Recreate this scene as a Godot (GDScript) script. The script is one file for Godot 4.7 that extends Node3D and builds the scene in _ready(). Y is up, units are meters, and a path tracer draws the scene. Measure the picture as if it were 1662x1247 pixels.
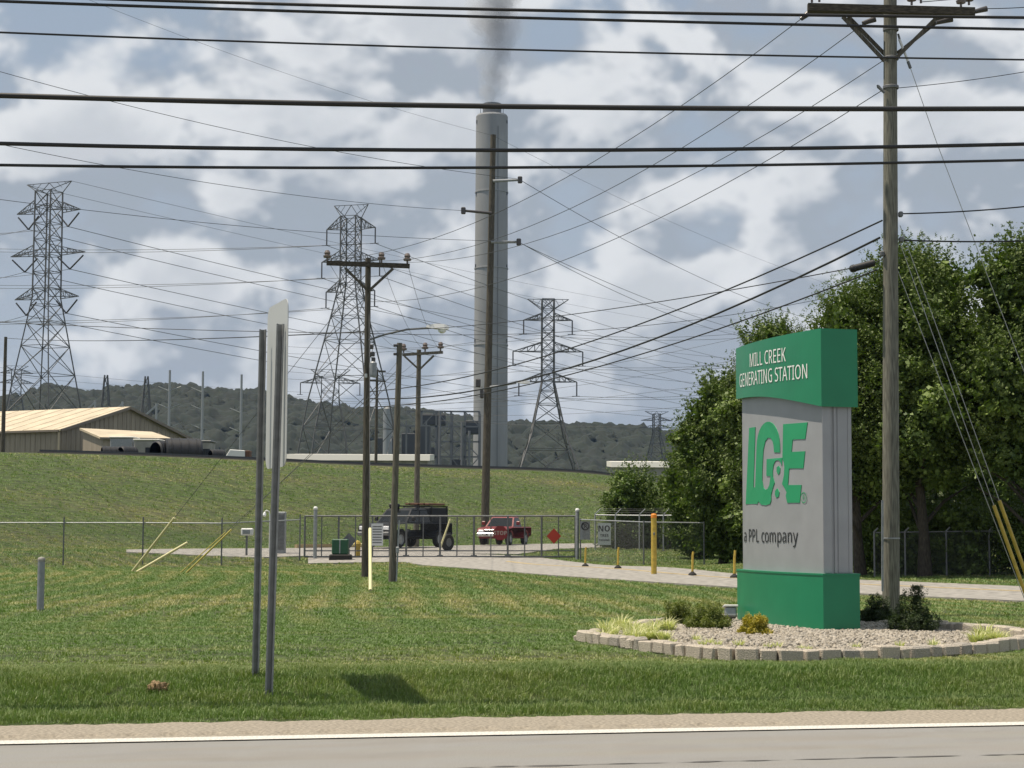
extends Node3D
# A roadside view of a generating station: sign, poles, gate, grassy bank, pylons and stack.

const F := 3000.0
const CX := 831.0
const CY := 623.5
const PITCH := 0.07904
const ROLL := 0.0040
const EYE := Vector3(0, 1.6, 0)
var view := Basis()
var rng := RandomNumberGenerator.new()
var names := {}
var mats := {}
var tex := {}
var tps_p: Array = []
var tps_w: Array = []
var road_a := Vector2.ZERO      # a point of the road edge (x, z)
var road_u := Vector2.RIGHT     # along the road
var road_n := Vector2.ZERO      # away from the road, into the field

# ------------------------------------------------------------------ mesh builder
class MB:
	var v := PackedVector3Array()
	var n := PackedVector3Array()
	var ix := PackedInt32Array()
	var c := PackedColorArray()
	var uv := PackedVector2Array()
	var uv2 := PackedVector2Array()
	func face(p: Array, out: Vector3) -> void:
		var nn := Vector3.ZERO
		for i in range(1, p.size() - 1):
			nn += (p[i + 1] - p[0]).cross(p[i] - p[0])
		nn = nn.normalized()
		var q := p
		if nn.dot(out) < 0.0:
			q = p.duplicate()
			q.reverse()
			nn = -nn
		var s := v.size()
		for a in q:
			v.append(a)
			n.append(nn)
		for i in range(1, q.size() - 1):
			ix.append(s); ix.append(s + i); ix.append(s + i + 1)
	func box(o: Vector3, s: Vector3, b := Basis()) -> void:
		var h := s / 2.0
		var ax := [b.x, b.y, b.z]
		for k in 3:
			var e: Vector3 = ax[k]
			var f: Vector3 = ax[(k + 1) % 3] * h[(k + 1) % 3]
			var g: Vector3 = ax[(k + 2) % 3] * h[(k + 2) % 3]
			for sg in [-1.0, 1.0]:
				var m: Vector3 = o + e * h[k] * sg
				face([m - f - g, m + f - g, m + f + g, m - f + g], e * sg)
	func cbox(o: Vector3, s: Vector3, ch: float, b := Basis()) -> void:
		var h := s / 2.0
		var cc := minf(ch, minf(h.x, minf(h.y, h.z)) * 0.9)
		var pt := func(sx: float, sy: float, sz: float, k: int) -> Vector3:
			var q := Vector3(sx * h.x, sy * h.y, sz * h.z)
			for j in 3:
				if j != k:
					q[j] -= signf(q[j]) * cc
			return o + b * q
		for k in 3:
			for sg in [-1.0, 1.0]:
				var p := []
				for w in [[-1, -1], [1, -1], [1, 1], [-1, 1]]:
					var sv := Vector3.ZERO
					sv[k] = sg; sv[(k + 1) % 3] = w[0]; sv[(k + 2) % 3] = w[1]
					p.append(pt.call(sv.x, sv.y, sv.z, k))
				var e := Vector3.ZERO
				e[k] = sg
				face(p, b * e)
			var k1 := (k + 1) % 3
			var k2 := (k + 2) % 3
			for w in [[-1, -1], [1, -1], [1, 1], [-1, 1]]:
				var a := Vector3.ZERO
				a[k] = -1; a[k1] = w[0]; a[k2] = w[1]
				var d := a
				d[k] = 1
				var out := Vector3.ZERO
				out[k1] = w[0]; out[k2] = w[1]
				face([pt.call(a.x, a.y, a.z, k1), pt.call(d.x, d.y, d.z, k1), pt.call(d.x, d.y, d.z, k2), pt.call(a.x, a.y, a.z, k2)], b * out)
		for sx in [-1.0, 1.0]:
			for sy in [-1.0, 1.0]:
				for sz in [-1.0, 1.0]:
					face([pt.call(sx, sy, sz, 0), pt.call(sx, sy, sz, 1), pt.call(sx, sy, sz, 2)], b * Vector3(sx, sy, sz))
	func bar(a: Vector3, d: Vector3, w: float, h := -1.0, up := Vector3.UP) -> void:
		var z := d - a
		var l := z.length()
		if l < 1e-5: return
		z /= l
		var x := up.cross(z)
		if x.length() < 0.02:
			x = Vector3.RIGHT.cross(z)
		x = x.normalized()
		box((a + d) / 2.0, Vector3(w, w if h < 0.0 else h, l), Basis(x, z.cross(x), z))
	func tube(p: Array, r: Array, sides := 8, caps := true) -> void:
		var rings := []
		var x := Vector3.ZERO
		for i in p.size():
			var t: Vector3 = (p[mini(i + 1, p.size() - 1)] - p[maxi(i - 1, 0)]).normalized()
			if x == Vector3.ZERO:
				x = Vector3.UP.cross(t)
				if x.length() < 0.05: x = Vector3.RIGHT.cross(t)
			x = (x - t * x.dot(t)).normalized()
			var y := t.cross(x)
			var s := v.size()
			rings.append(s)
			for k in sides:
				var an := TAU * k / sides
				var dr := x * cos(an) + y * sin(an)
				v.append(p[i] + dr * r[mini(i, r.size() - 1)])
				n.append(dr)
		for i in p.size() - 1:
			for k in sides:
				var a: int = rings[i] + k
				var d: int = rings[i] + (k + 1) % sides
				var e: int = rings[i + 1] + k
				var g: int = rings[i + 1] + (k + 1) % sides
				var nn := (v[e] - v[a]).cross(v[d] - v[a])
				if nn.dot(n[a]) > 0.0:
					ix.append_array([a, d, e, d, g, e])
				else:
					ix.append_array([a, e, d, d, e, g])
		if caps:
			for q in [0, p.size() - 1]:
				var ring := []
				for k in sides: ring.append(v[rings[q] + k])
				var t: Vector3 = p[0] - p[1] if q == 0 else p[q] - p[q - 1]
				face(ring, t)
	func lathe(o: Vector3, prof: Array, sides := 16, b := Basis()) -> void:
		# prof: [[radius, height], ...] bottom to top, flat-shaded along the profile, smooth around
		for i in prof.size() - 1:
			var r0: float = prof[i][0]; var y0: float = prof[i][1]
			var r1: float = prof[i + 1][0]; var y1: float = prof[i + 1][1]
			var sl := Vector2(y1 - y0, r0 - r1).normalized()
			var s := v.size()
			for k in sides + 1:
				var an := TAU * k / sides
				var dr := Vector3(cos(an), 0, sin(an))
				var nn := b * (dr * sl.x + Vector3(0, sl.y, 0))
				v.append(o + b * (dr * r0 + Vector3(0, y0, 0))); n.append(nn)
				v.append(o + b * (dr * r1 + Vector3(0, y1, 0))); n.append(nn)
			for k in sides:
				var a := s + k * 2
				var t3 := (v[a + 3] - v[a]).cross(v[a + 1] - v[a])
				if t3.dot(n[a]) + t3.dot(n[a + 2]) > 0.0:
					ix.append_array([a, a + 1, a + 3, a, a + 3, a + 2])
				else:
					ix.append_array([a, a + 3, a + 1, a, a + 2, a + 3])
	func prism(p2: Array, o: Vector3, bx: Vector3, by: Vector3, depth: Vector3, bevel := 0.0) -> void:
		# polygon p2 (Vector2 list) in the plane (bx, by) at o, extruded by depth, with rims set in by bevel
		var pl := PackedVector2Array(p2)
		if Geometry2D.is_polygon_clockwise(pl): pl.reverse()
		var inner := pl.duplicate()
		var cnt := pl.size()
		if bevel > 0.0:
			for i in cnt:
				var a := (pl[i] - pl[(i + cnt - 1) % cnt]).normalized()
				var d := (pl[(i + 1) % cnt] - pl[i]).normalized()
				var na := Vector2(-a.y, a.x) + Vector2(-d.y, d.x)
				inner[i] = pl[i] + na.normalized() * bevel
		var tri := Geometry2D.triangulate_polygon(inner)
		var dn := depth.normalized()
		for side in 2:
			var off := depth * float(side)
			for i in range(0, tri.size(), 3):
				var p := []
				for k in 3:
					var q := inner[tri[i + k]]
					p.append(o + bx * q.x + by * q.y + off)
				face(p, dn if side == 1 else -dn)
		for i in cnt:
			var j := (i + 1) % cnt
			var e := pl[j] - pl[i]
			var out := bx * e.y - by * e.x
			var at0 := o + bx * pl[i].x + by * pl[i].y
			var at1 := o + bx * pl[j].x + by * pl[j].y
			if bevel > 0.0:
				var in0 := o + bx * inner[i].x + by * inner[i].y
				var in1 := o + bx * inner[j].x + by * inner[j].y
				var bz := dn * bevel
				face([in0, in1, at1 + bz, at0 + bz], out - dn * out.length())
				face([at0 + bz, at1 + bz, at1 + depth - bz, at0 + depth - bz], out)
				face([at0 + depth - bz, at1 + depth - bz, in1 + depth, in0 + depth], out + dn * out.length())
			else:
				face([at0, at1, at1 + depth, at0 + depth], out)
	func rings(rs: Array, closed_ends := true) -> void:
		# list of rings with equal counts, flat-shaded, outward from the axis
		for i in rs.size() - 1:
			var m := Vector3.ZERO
			for p in rs[i]: m += p
			for p in rs[i + 1]: m += p
			m /= float(rs[i].size() * 2)
			for k in rs[i].size():
				var j: int = (k + 1) % rs[i].size()
				var q := [rs[i][k], rs[i][j], rs[i + 1][j], rs[i + 1][k]]
				face(q, (q[0] + q[1] + q[2] + q[3]) / 4.0 - m)
		if closed_ends:
			var m0 := Vector3.ZERO
			for r in rs:
				for p in r: m0 += p / float(r.size() * rs.size())
			for r in [rs[0], rs[rs.size() - 1]]:
				var q := Vector3.ZERO
				for p in r: q += p / float(r.size())
				face(r, q - m0)
	func mesh() -> ArrayMesh:
		var a := []
		a.resize(Mesh.ARRAY_MAX)
		a[Mesh.ARRAY_VERTEX] = v
		a[Mesh.ARRAY_NORMAL] = n
		if c.size() == v.size(): a[Mesh.ARRAY_COLOR] = c
		if uv.size() == v.size(): a[Mesh.ARRAY_TEX_UV] = uv
		if uv2.size() == v.size(): a[Mesh.ARRAY_TEX_UV2] = uv2
		a[Mesh.ARRAY_INDEX] = ix
		var m := ArrayMesh.new()
		m.add_surface_from_arrays(Mesh.PRIMITIVE_TRIANGLES, a)
		return m

# ------------------------------------------------------------------ naming and placing
func numbered(called: String) -> String:
	var k: int = names.get(called, 0)
	names[called] = k + 1
	return called if k == 0 else "%s_%03d" % [called, k]

func tag(o: Node, label: String, category := "", group := "", kind := "") -> void:
	if label: o.set_meta("label", label)
	if category: o.set_meta("category", category)
	if group: o.set_meta("group", group)
	if kind: o.set_meta("kind", kind)

func thing(called: String, label: String, category: String, at_: Vector3, group := "", turn := 0.0) -> Node3D:
	var o := Node3D.new()
	o.name = numbered(called)
	add_child(o, true)
	o.position = at_
	o.rotation.y = turn
	tag(o, label, category, group)
	return o

func obj(called: String, m: Variant, material: Material, parent: Node = null, kind := "") -> MeshInstance3D:
	var o := MeshInstance3D.new()
	o.mesh = m.mesh() if m is MB else m
	o.material_override = material
	if parent == null:
		o.name = numbered(called)
		add_child(o, true)
	else:
		o.name = called
		parent.add_child(o, true)
	if kind: o.set_meta("kind", kind)
	return o

func scatter(called: String, m: Mesh, material: Material, where: Array, colors: Array, parent: Node = null, kind := "stuff") -> MultiMeshInstance3D:
	var mm := MultiMesh.new()
	mm.transform_format = MultiMesh.TRANSFORM_3D
	mm.use_colors = colors.size() > 0
	mm.mesh = m
	mm.instance_count = where.size()
	for i in where.size():
		mm.set_instance_transform(i, where[i])
		if colors.size(): mm.set_instance_color(i, colors[i])
	var o := MultiMeshInstance3D.new()
	o.multimesh = mm
	o.material_override = material
	if parent == null:
		o.name = numbered(called)
		add_child(o, true)
	else:
		o.name = called
		parent.add_child(o, true)
	if kind: o.set_meta("kind", kind)
	return o

# a point of the place, d metres in front of the road-side viewpoint, as surveyed in the photograph
func at(px: float, py: float, d: float) -> Vector3:
	var r := view * Vector3((px - CX) / F, (CY - py) / F, -1.0)
	return EYE + r * (d / -r.z)

func level(px: float, py: float, y := 0.0) -> Vector3:
	var r := view * Vector3((px - CX) / F, (CY - py) / F, -1.0)
	return EYE + r * ((y - EYE.y) / r.y)

func on(px: float, py: float, d: float) -> Vector3:
	var p := at(px, py, d)
	p.y = gy(p.x, p.z)
	return p

# ------------------------------------------------------------------ terrain
func tps_k(r2: float) -> float:
	return r2 * log(r2 + 1e-9) * 0.5

func tps_solve(pts: Array) -> void:
	var cnt := pts.size()
	var m := cnt + 3
	var a := []
	for i in m:
		var row := PackedFloat64Array()
		row.resize(m + 1)
		a.append(row)
	for i in cnt:
		for j in cnt:
			a[i][j] = tps_k((pts[i].x - pts[j].x) ** 2 + (pts[i].z - pts[j].z) ** 2) + (2.0 if i == j else 0.0)
		a[i][cnt] = 1.0; a[i][cnt + 1] = pts[i].x; a[i][cnt + 2] = pts[i].z
		a[cnt][i] = 1.0; a[cnt + 1][i] = pts[i].x; a[cnt + 2][i] = pts[i].z
		a[i][m] = pts[i].y
	for i in m:
		var best := i
		for r in range(i, m):
			if absf(a[r][i]) > absf(a[best][i]): best = r
		var sw = a[i]; a[i] = a[best]; a[best] = sw
		for r in m:
			if r == i or a[r][i] == 0.0: continue
			var f: float = a[r][i] / a[i][i]
			for q in range(i, m + 1): a[r][q] -= f * a[i][q]
	tps_p = pts
	tps_w = []
	for i in m: tps_w.append(a[i][m] / a[i][i])

func tps(x: float, z: float) -> float:
	var cnt := tps_p.size()
	var s: float = tps_w[cnt] + tps_w[cnt + 1] * x + tps_w[cnt + 2] * z
	for i in cnt:
		var p: Vector3 = tps_p[i]
		var dx := x - p.x
		var dz := z - p.z
		s += tps_w[i] * tps_k(dx * dx + dz * dz)
	return s

func from_road(x: float, z: float) -> float:
	return (Vector2(x, z) - road_a).dot(road_n)

func gy(x: float, z: float) -> float:
	var s := from_road(x, z)
	if s <= 0.0: return -0.03
	var verge := -0.03 + 0.03 * smoothstep(0.0, 0.25, s) + 0.2 * smoothstep(0.8, 2.2, s) + 0.05 * smoothstep(2.0, 6.0, s)
	if s < 7.0: return verge
	var d := -z
	var cx := clampf(x, -0.45 * d - 10.0, 0.45 * d + 10.0)
	var cd := minf(d, 182.0)
	var t := tps(cx, -cd)
	if d > 160.0:
		t = lerpf(t, 6.2, smoothstep(165.0, 195.0, d))
	return lerpf(verge, t, smoothstep(7.0, 14.0, s))

# ------------------------------------------------------------------ materials
func noise_tex(seed_: int, freq: float, lo: float, hi: float, size := 512, octaves := 4, mid := 0.5, type := FastNoiseLite.TYPE_SIMPLEX_SMOOTH) -> NoiseTexture2D:
	var t := NoiseTexture2D.new()
	var f := FastNoiseLite.new()
	f.seed = seed_
	f.noise_type = type
	f.frequency = freq
	f.fractal_octaves = octaves
	t.noise = f
	t.width = size
	t.height = size
	t.seamless = true
	var g := Gradient.new()
	g.set_color(0, Color(lo, lo, lo))
	g.set_color(1, Color(hi, hi, hi))
	if mid != 0.5: g.set_offset(0, mid)
	t.color_ramp = g
	return t

func mk(called: String, col: Color, rough := 0.7, metal := 0.0, grain: Texture2D = null, scale_ := Vector3.ONE, bump: Texture2D = null, bump_cm := 0.0) -> StandardMaterial3D:
	var m := StandardMaterial3D.new()
	m.resource_name = called
	m.albedo_color = col.linear_to_srgb()
	m.roughness = rough
	m.metallic = metal
	if grain:
		m.albedo_texture = grain
		m.uv1_triplanar = true
		m.uv1_world_triplanar = true
		m.uv1_scale = scale_
	if bump:
		m.heightmap_enabled = true
		m.heightmap_texture = bump
		m.heightmap_scale = bump_cm
		m.uv1_triplanar = true
		m.uv1_world_triplanar = true
		m.uv1_scale = scale_
	mats[called] = m
	return m

func L(r: float, g: float, b: float) -> Color:
	return Color(r, g, b)

# ------------------------------------------------------------------ sky
var sky_a := FastNoiseLite.new()
var sky_b := FastNoiseLite.new()
var puffs: Array = []

func cloud_density(p: Vector3) -> float:
	var q := Vector3(p.x, p.y * 1.45, p.z)
	var w := sky_a.get_noise_3dv(q * 5.0 + Vector3(31, 7, 3))
	var big := sky_a.get_noise_3dv(q * 2.6 + Vector3(w, w * 0.6, -w) * 0.22)
	var det := sky_b.get_noise_3dv(q * 10.5 + Vector3(w, 0, w) * 0.5)
	var den := big * 0.85 + det * 0.72 + 0.16
	for f in puffs:
		var e: float = p.distance_squared_to(f[0]) / f[1]
		if e < 4.0: den += f[2] * exp(-e)
	return den

func sky_color(p: Vector3) -> Color:
	var el := maxf(p.y, 0.0)
	var air := Color(0.47, 0.53, 0.60).lerp(Color(0.355, 0.44, 0.555), smoothstep(0.0, 0.35, el))
	var den := cloud_density(p)
	var above := cloud_density(p + Vector3(-0.008, 0.024, 0))
	var cov := smoothstep(-0.16, 0.26, den)
	var lit := clampf(0.42 + (den - above) * 3.0, 0.0, 1.0)
	var grey := smoothstep(0.35, 0.95, den)
	var cl := Color(0.40, 0.45, 0.515).lerp(Color(0.84, 0.86, 0.88), lit)
	cl = cl.lerp(Color(0.43, 0.475, 0.535), grey * 0.45)
	cl = cl.lerp(Color(0.47, 0.53, 0.60), 0.35 * (1.0 - smoothstep(0.02, 0.12, el)))
	return air.lerp(cl, cov * 0.93).linear_to_srgb()

func pano_dir(u: float, v: float) -> Vector3:
	var az := u * TAU
	var th := v * PI
	return Vector3(sin(az) * sin(th), cos(th), -cos(az) * sin(th))

func make_sky() -> ImageTexture:
	sky_a.seed = 41
	sky_a.frequency = 1.0
	sky_a.fractal_octaves = 3
	sky_b.seed = 8
	sky_b.frequency = 1.0
	sky_b.fractal_octaves = 5
	sky_b.fractal_gain = 0.62
	for f in [[150, 235, 105, 0.5], [395, 320, 60, 0.45], [300, 490, 80, 0.4], [1000, 130, 90, 0.35], [1590, 175, 130, 0.45], [1590, 330, 60, 0.4], [1060, 430, 70, 0.4],
			[1280, 350, 85, 0.35], [1070, 560, 70, 0.3], [560, 130, 190, 0.35], [900, 70, 60, -0.45], [1130, 270, 80, -0.4], [930, 400, 80, -0.35], [1480, 420, 60, -0.3], [110, 25, 50, -0.5],
			[470, 400, 90, -0.25], [850, 200, 60, -0.3], [1420, 250, 50, -0.4], [700, 30, 80, 0.3]]:
		var dr := (at(f[0], f[1], 100.0) - EYE).normalized()
		puffs.append([dr, (f[2] / F) ** 2, f[3]])
	var w := 4096
	var h := 2048
	var im := Image.create_empty(512, 256, false, Image.FORMAT_RGB8)
	for y in 128:
		for x in 512:
			im.set_pixel(x, y, sky_color(pano_dir((x + 0.5) / 512.0, (y + 0.5) / 256.0)))
	for y in range(128, 256):
		for x in 512: im.set_pixel(x, y, im.get_pixel(x, 127))
	im.resize(w, h, Image.INTERPOLATE_CUBIC)
	for y in range(h / 2 - 330, h / 2 + 2):
		for k in range(-260, 260):
			var x := posmod(k, w)
			im.set_pixel(x, y, sky_color(pano_dir((x + 0.5) / w, (y + 0.5) / h)))
	return ImageTexture.create_from_image(im)

# ------------------------------------------------------------------ the scene
func _ready() -> void:
	rng.seed = 20240611
	view = Basis(Vector3.RIGHT, PITCH) * Basis(Vector3.BACK, ROLL)
	var cam := Camera3D.new()
	cam.name = "camera"
	add_child(cam)
	cam.transform = Transform3D(view, EYE)
	cam.fov = rad_to_deg(2.0 * atan(CY / F))
	cam.near = 0.1
	cam.far = 20000.0
	cam.current = true
	var env := Environment.new()
	env.background_mode = Environment.BG_SKY
	var sky := Sky.new()
	var sm := PanoramaSkyMaterial.new()
	sm.panorama = make_sky()
	sky.sky_material = sm
	env.sky = sky
	env.background_energy_multiplier = 0.80
	env.tonemap_mode = Environment.TONE_MAPPER_LINEAR
	env.tonemap_exposure = 1.18
	env.sdfgi_enabled = true
	env.ssao_enabled = true
	env.ssil_enabled = true
	env.fog_enabled = true
	env.fog_density = 0.00004
	env.fog_light_color = Color(0.60, 0.74, 0.95)
	env.volumetric_fog_enabled = true
	env.volumetric_fog_density = 0.0
	var we := WorldEnvironment.new()
	we.name = "daylight"
	we.environment = env
	add_child(we)
	var sun := DirectionalLight3D.new()
	sun.name = "sun"
	add_child(sun)
	sun.look_at_from_position(Vector3.ZERO, -Vector3(-0.342, 0.94, -0.01))
	sun.light_energy = 1.5
	sun.light_angular_distance = 0.5
	sun.light_color = Color(1.0, 0.95, 0.87)
	sun.shadow_enabled = true
	print("sky ", Time.get_ticks_msec())
	make_materials()
	make_ground()
	print("ground ", Time.get_ticks_msec())
	make_hills()
	make_plant()
	print("plant ", Time.get_ticks_msec())
	make_towers()
	make_yard()
	print("yard ", Time.get_ticks_msec())
	make_poles()
	make_wires()
	print("wires ", Time.get_ticks_msec())
	make_fences()
	make_vehicles()
	make_sign()
	print("sign ", Time.get_ticks_msec())
	make_bed()
	make_roadside()
	make_trees()
	print("trees ", Time.get_ticks_msec())
	make_grass()
	print("grass ", Time.get_ticks_msec())

func make_materials() -> void:
	tex.soft = noise_tex(1, 0.012, 0.80, 1.0)
	tex.grain = noise_tex(2, 0.05, 0.62, 1.0, 512, 5)
	tex.speck = noise_tex(3, 0.16, 0.52, 1.0, 1024, 4)
	tex.wood = noise_tex(4, 0.03, 0.45, 1.0, 512, 5)
	tex.bump = noise_tex(5, 0.05, 0.0, 1.0, 512, 5)
	tex.turf = noise_tex(6, 0.06, 0.40, 1.0, 1024, 5)
	tex.streak = noise_tex(7, 0.026, 0.40, 1.0, 1024, 6)
	mk("wood", L(0.315, 0.305, 0.25), 0.9, 0.0, tex.wood, Vector3(3.0, 0.16, 3.0), tex.wood, 0.8)
	mk("wood_dark", L(0.165, 0.145, 0.112), 0.9, 0.0, tex.wood, Vector3(2.0, 0.12, 2.0))
	mk("wood_grey", L(0.24, 0.22, 0.175), 0.9, 0.0, tex.wood, Vector3(2.0, 0.12, 2.0))
	mk("arm_wood", L(0.12, 0.10, 0.075), 0.9, 0.0, tex.wood, Vector3(0.5, 2.0, 2.0))
	mk("galvanized", L(0.42, 0.44, 0.45), 0.5, 0.55, tex.soft, Vector3.ONE)
	mk("dull_steel", L(0.20, 0.205, 0.21), 0.6, 0.4, tex.soft, Vector3.ONE)
	mk("lattice", L(0.12, 0.122, 0.125), 0.65, 0.3)
	mk("frame_steel", L(0.17, 0.172, 0.175), 0.7, 0.1)
	mk("frame_dark", L(0.085, 0.087, 0.09), 0.8, 0.0)
	mk("insulator", L(0.06, 0.055, 0.055), 0.35)
	mk("porcelain", L(0.16, 0.13, 0.12), 0.3)
	mk("cable", L(0.012, 0.012, 0.013), 0.55)
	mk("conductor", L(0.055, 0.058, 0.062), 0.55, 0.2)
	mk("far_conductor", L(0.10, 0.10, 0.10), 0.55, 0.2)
	mk("guy", L(0.42, 0.42, 0.40), 0.5, 0.5)
	mk("yellow_plastic", L(0.62, 0.44, 0.07), 0.5, 0.0, tex.soft, Vector3.ONE)
	mk("pale_plastic", L(0.66, 0.62, 0.34), 0.5)
	mk("faded_yellow", L(0.62, 0.52, 0.14), 0.5)
	mk("orange_tape", L(0.75, 0.25, 0.02), 0.6)
	mk("concrete", L(0.44, 0.415, 0.375), 0.9, 0.0, tex.grain, Vector3(0.11, 0.11, 0.11))
	mk("stack_concrete", L(0.34, 0.345, 0.35), 0.9, 0.0, tex.soft, Vector3(0.012, 0.004, 0.012))
	mk("asphalt", L(0.43, 0.42, 0.40), 0.93, 0.0, tex.speck, Vector3(0.75, 0.75, 0.75), tex.speck, 0.8)
	mats.asphalt.vertex_color_use_as_albedo = true
	mk("dusty_asphalt", L(0.43, 0.375, 0.295), 0.95, 0.0, tex.grain, Vector3(0.9, 0.9, 0.9), tex.speck, 0.5)
	mats.dusty_asphalt.vertex_color_use_as_albedo = true
	mk("tar", L(0.09, 0.085, 0.08), 0.8)
	mk("white_paint", L(0.86, 0.83, 0.76), 0.8, 0.0, tex.grain, Vector3(1.6, 1.6, 1.6))
	mk("yellow_paint", L(0.60, 0.47, 0.25), 0.8, 0.0, tex.grain, Vector3(0.6, 0.6, 0.6))
	mk("black_plastic", L(0.012, 0.012, 0.014), 0.5)
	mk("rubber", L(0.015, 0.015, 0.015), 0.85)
	mk("glass_dark", L(0.015, 0.018, 0.02), 0.1)
	mats.glass_dark.metallic_specular = 0.35
	mk("chrome", L(0.75, 0.75, 0.76), 0.12, 1.0)
	mk("lamp_glass", L(0.85, 0.86, 0.88), 0.15)
	mk("white_metal", L(0.72, 0.72, 0.71), 0.45)
	mk("grey_metal", L(0.34, 0.36, 0.38), 0.5, 0.2, tex.soft, Vector3.ONE)
	mk("green_box", L(0.012, 0.075, 0.035), 0.5)
	mk("red_paint", L(0.19, 0.010, 0.013), 0.42)
	mk("charcoal_paint", L(0.020, 0.023, 0.028), 0.6)
	mats.charcoal_paint.metallic_specular = 0.3
	mk("worn_white", L(0.34, 0.30, 0.26), 0.7)
	mk("sign_red", L(0.17, 0.010, 0.012), 0.5)
	mk("sign_orange", L(0.42, 0.035, 0.012), 0.5)
	mk("sign_white", L(0.62, 0.63, 0.63), 0.6)
	mk("letter_white", L(0.82, 0.83, 0.82), 0.5)
	mk("letter_black", L(0.015, 0.016, 0.02), 0.5)
	mk("sign_green", L(0.012, 0.225, 0.105), 0.38, 0.0, noise_tex(11, 0.006, 0.93, 1.0), Vector3(0.5, 0.5, 0.5))
	mk("logo_green", L(0.014, 0.30, 0.125), 0.45)
	mk("sign_silver", L(0.36, 0.37, 0.39), 0.45, 0.15, noise_tex(12, 0.006, 0.93, 1.0), Vector3(0.5, 0.5, 0.5))
	mk("tan_siding", L(0.37, 0.32, 0.255), 0.7, 0.0, tex.soft, Vector3(0.4, 0.02, 0.4))
	mk("tan_roof", L(0.66, 0.56, 0.40), 0.6, 0.0, tex.soft, Vector3(0.05, 0.05, 0.05))
	mk("post_steel", L(0.30, 0.31, 0.31), 0.6, 0.2, tex.soft, Vector3.ONE)
	mk("trim", L(0.20, 0.17, 0.14), 0.7)
	mk("pale_wall", L(0.36, 0.35, 0.32), 0.8, 0.0, tex.soft, Vector3(0.1, 0.1, 0.1))
	mk("pale_roof", L(0.70, 0.68, 0.62), 0.7)
	mk("stone", L(0.74, 0.655, 0.54), 0.95, 0.0, tex.grain, Vector3(2.3, 2.3, 2.3), tex.bump, 1.2)
	mk("stone_grey", L(0.56, 0.51, 0.44), 0.95, 0.0, tex.grain, Vector3(2.0, 2.0, 2.0), tex.bump, 1.2)
	mk("gravel_soil", L(0.30, 0.25, 0.19), 0.95, 0.0, tex.grain, Vector3(3, 3, 3), tex.bump, 2.0)
	mk("ballast", L(0.045, 0.042, 0.038), 0.95, 0.0, tex.grain, Vector3(1, 1, 1))
	mk("rust", L(0.13, 0.065, 0.04), 0.85)
	mk("bark", L(0.10, 0.085, 0.065), 0.95, 0.0, tex.wood, Vector3(1.5, 0.3, 1.5))
	for q in ["pebble", "leaf", "blade", "forest", "turf", "shrub"]:
		var m := mk(q, L(1, 1, 1), 0.9)
		m.vertex_color_use_as_albedo = true
	for q in ["leaf", "blade", "shrub"]:
		mats[q].roughness = 0.6
		mats[q].backlight_enabled = true
		mats[q].backlight = Color(0.62, 0.70, 0.35)
	var t: StandardMaterial3D = mats.turf
	t.roughness = 1.0
	t.albedo_texture = tex.turf
	t.detail_enabled = true
	t.detail_blend_mode = BaseMaterial3D.BLEND_MODE_MUL
	t.detail_uv_layer = BaseMaterial3D.DETAIL_UV_2
	t.detail_albedo = tex.streak
	t.heightmap_enabled = true
	t.heightmap_texture = tex.turf
	t.heightmap_scale = 3.0
	mats.forest.albedo_texture = tex.grain
	mats.forest.uv1_triplanar = true
	mats.forest.uv1_scale = Vector3(0.35, 0.35, 0.35)

# ------------------------------------------------------------------ ground, road and drive
var drive_near: Array = []
var drive_far: Array = []
var yard_near: Array = []
var yard_far: Array = []

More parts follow.
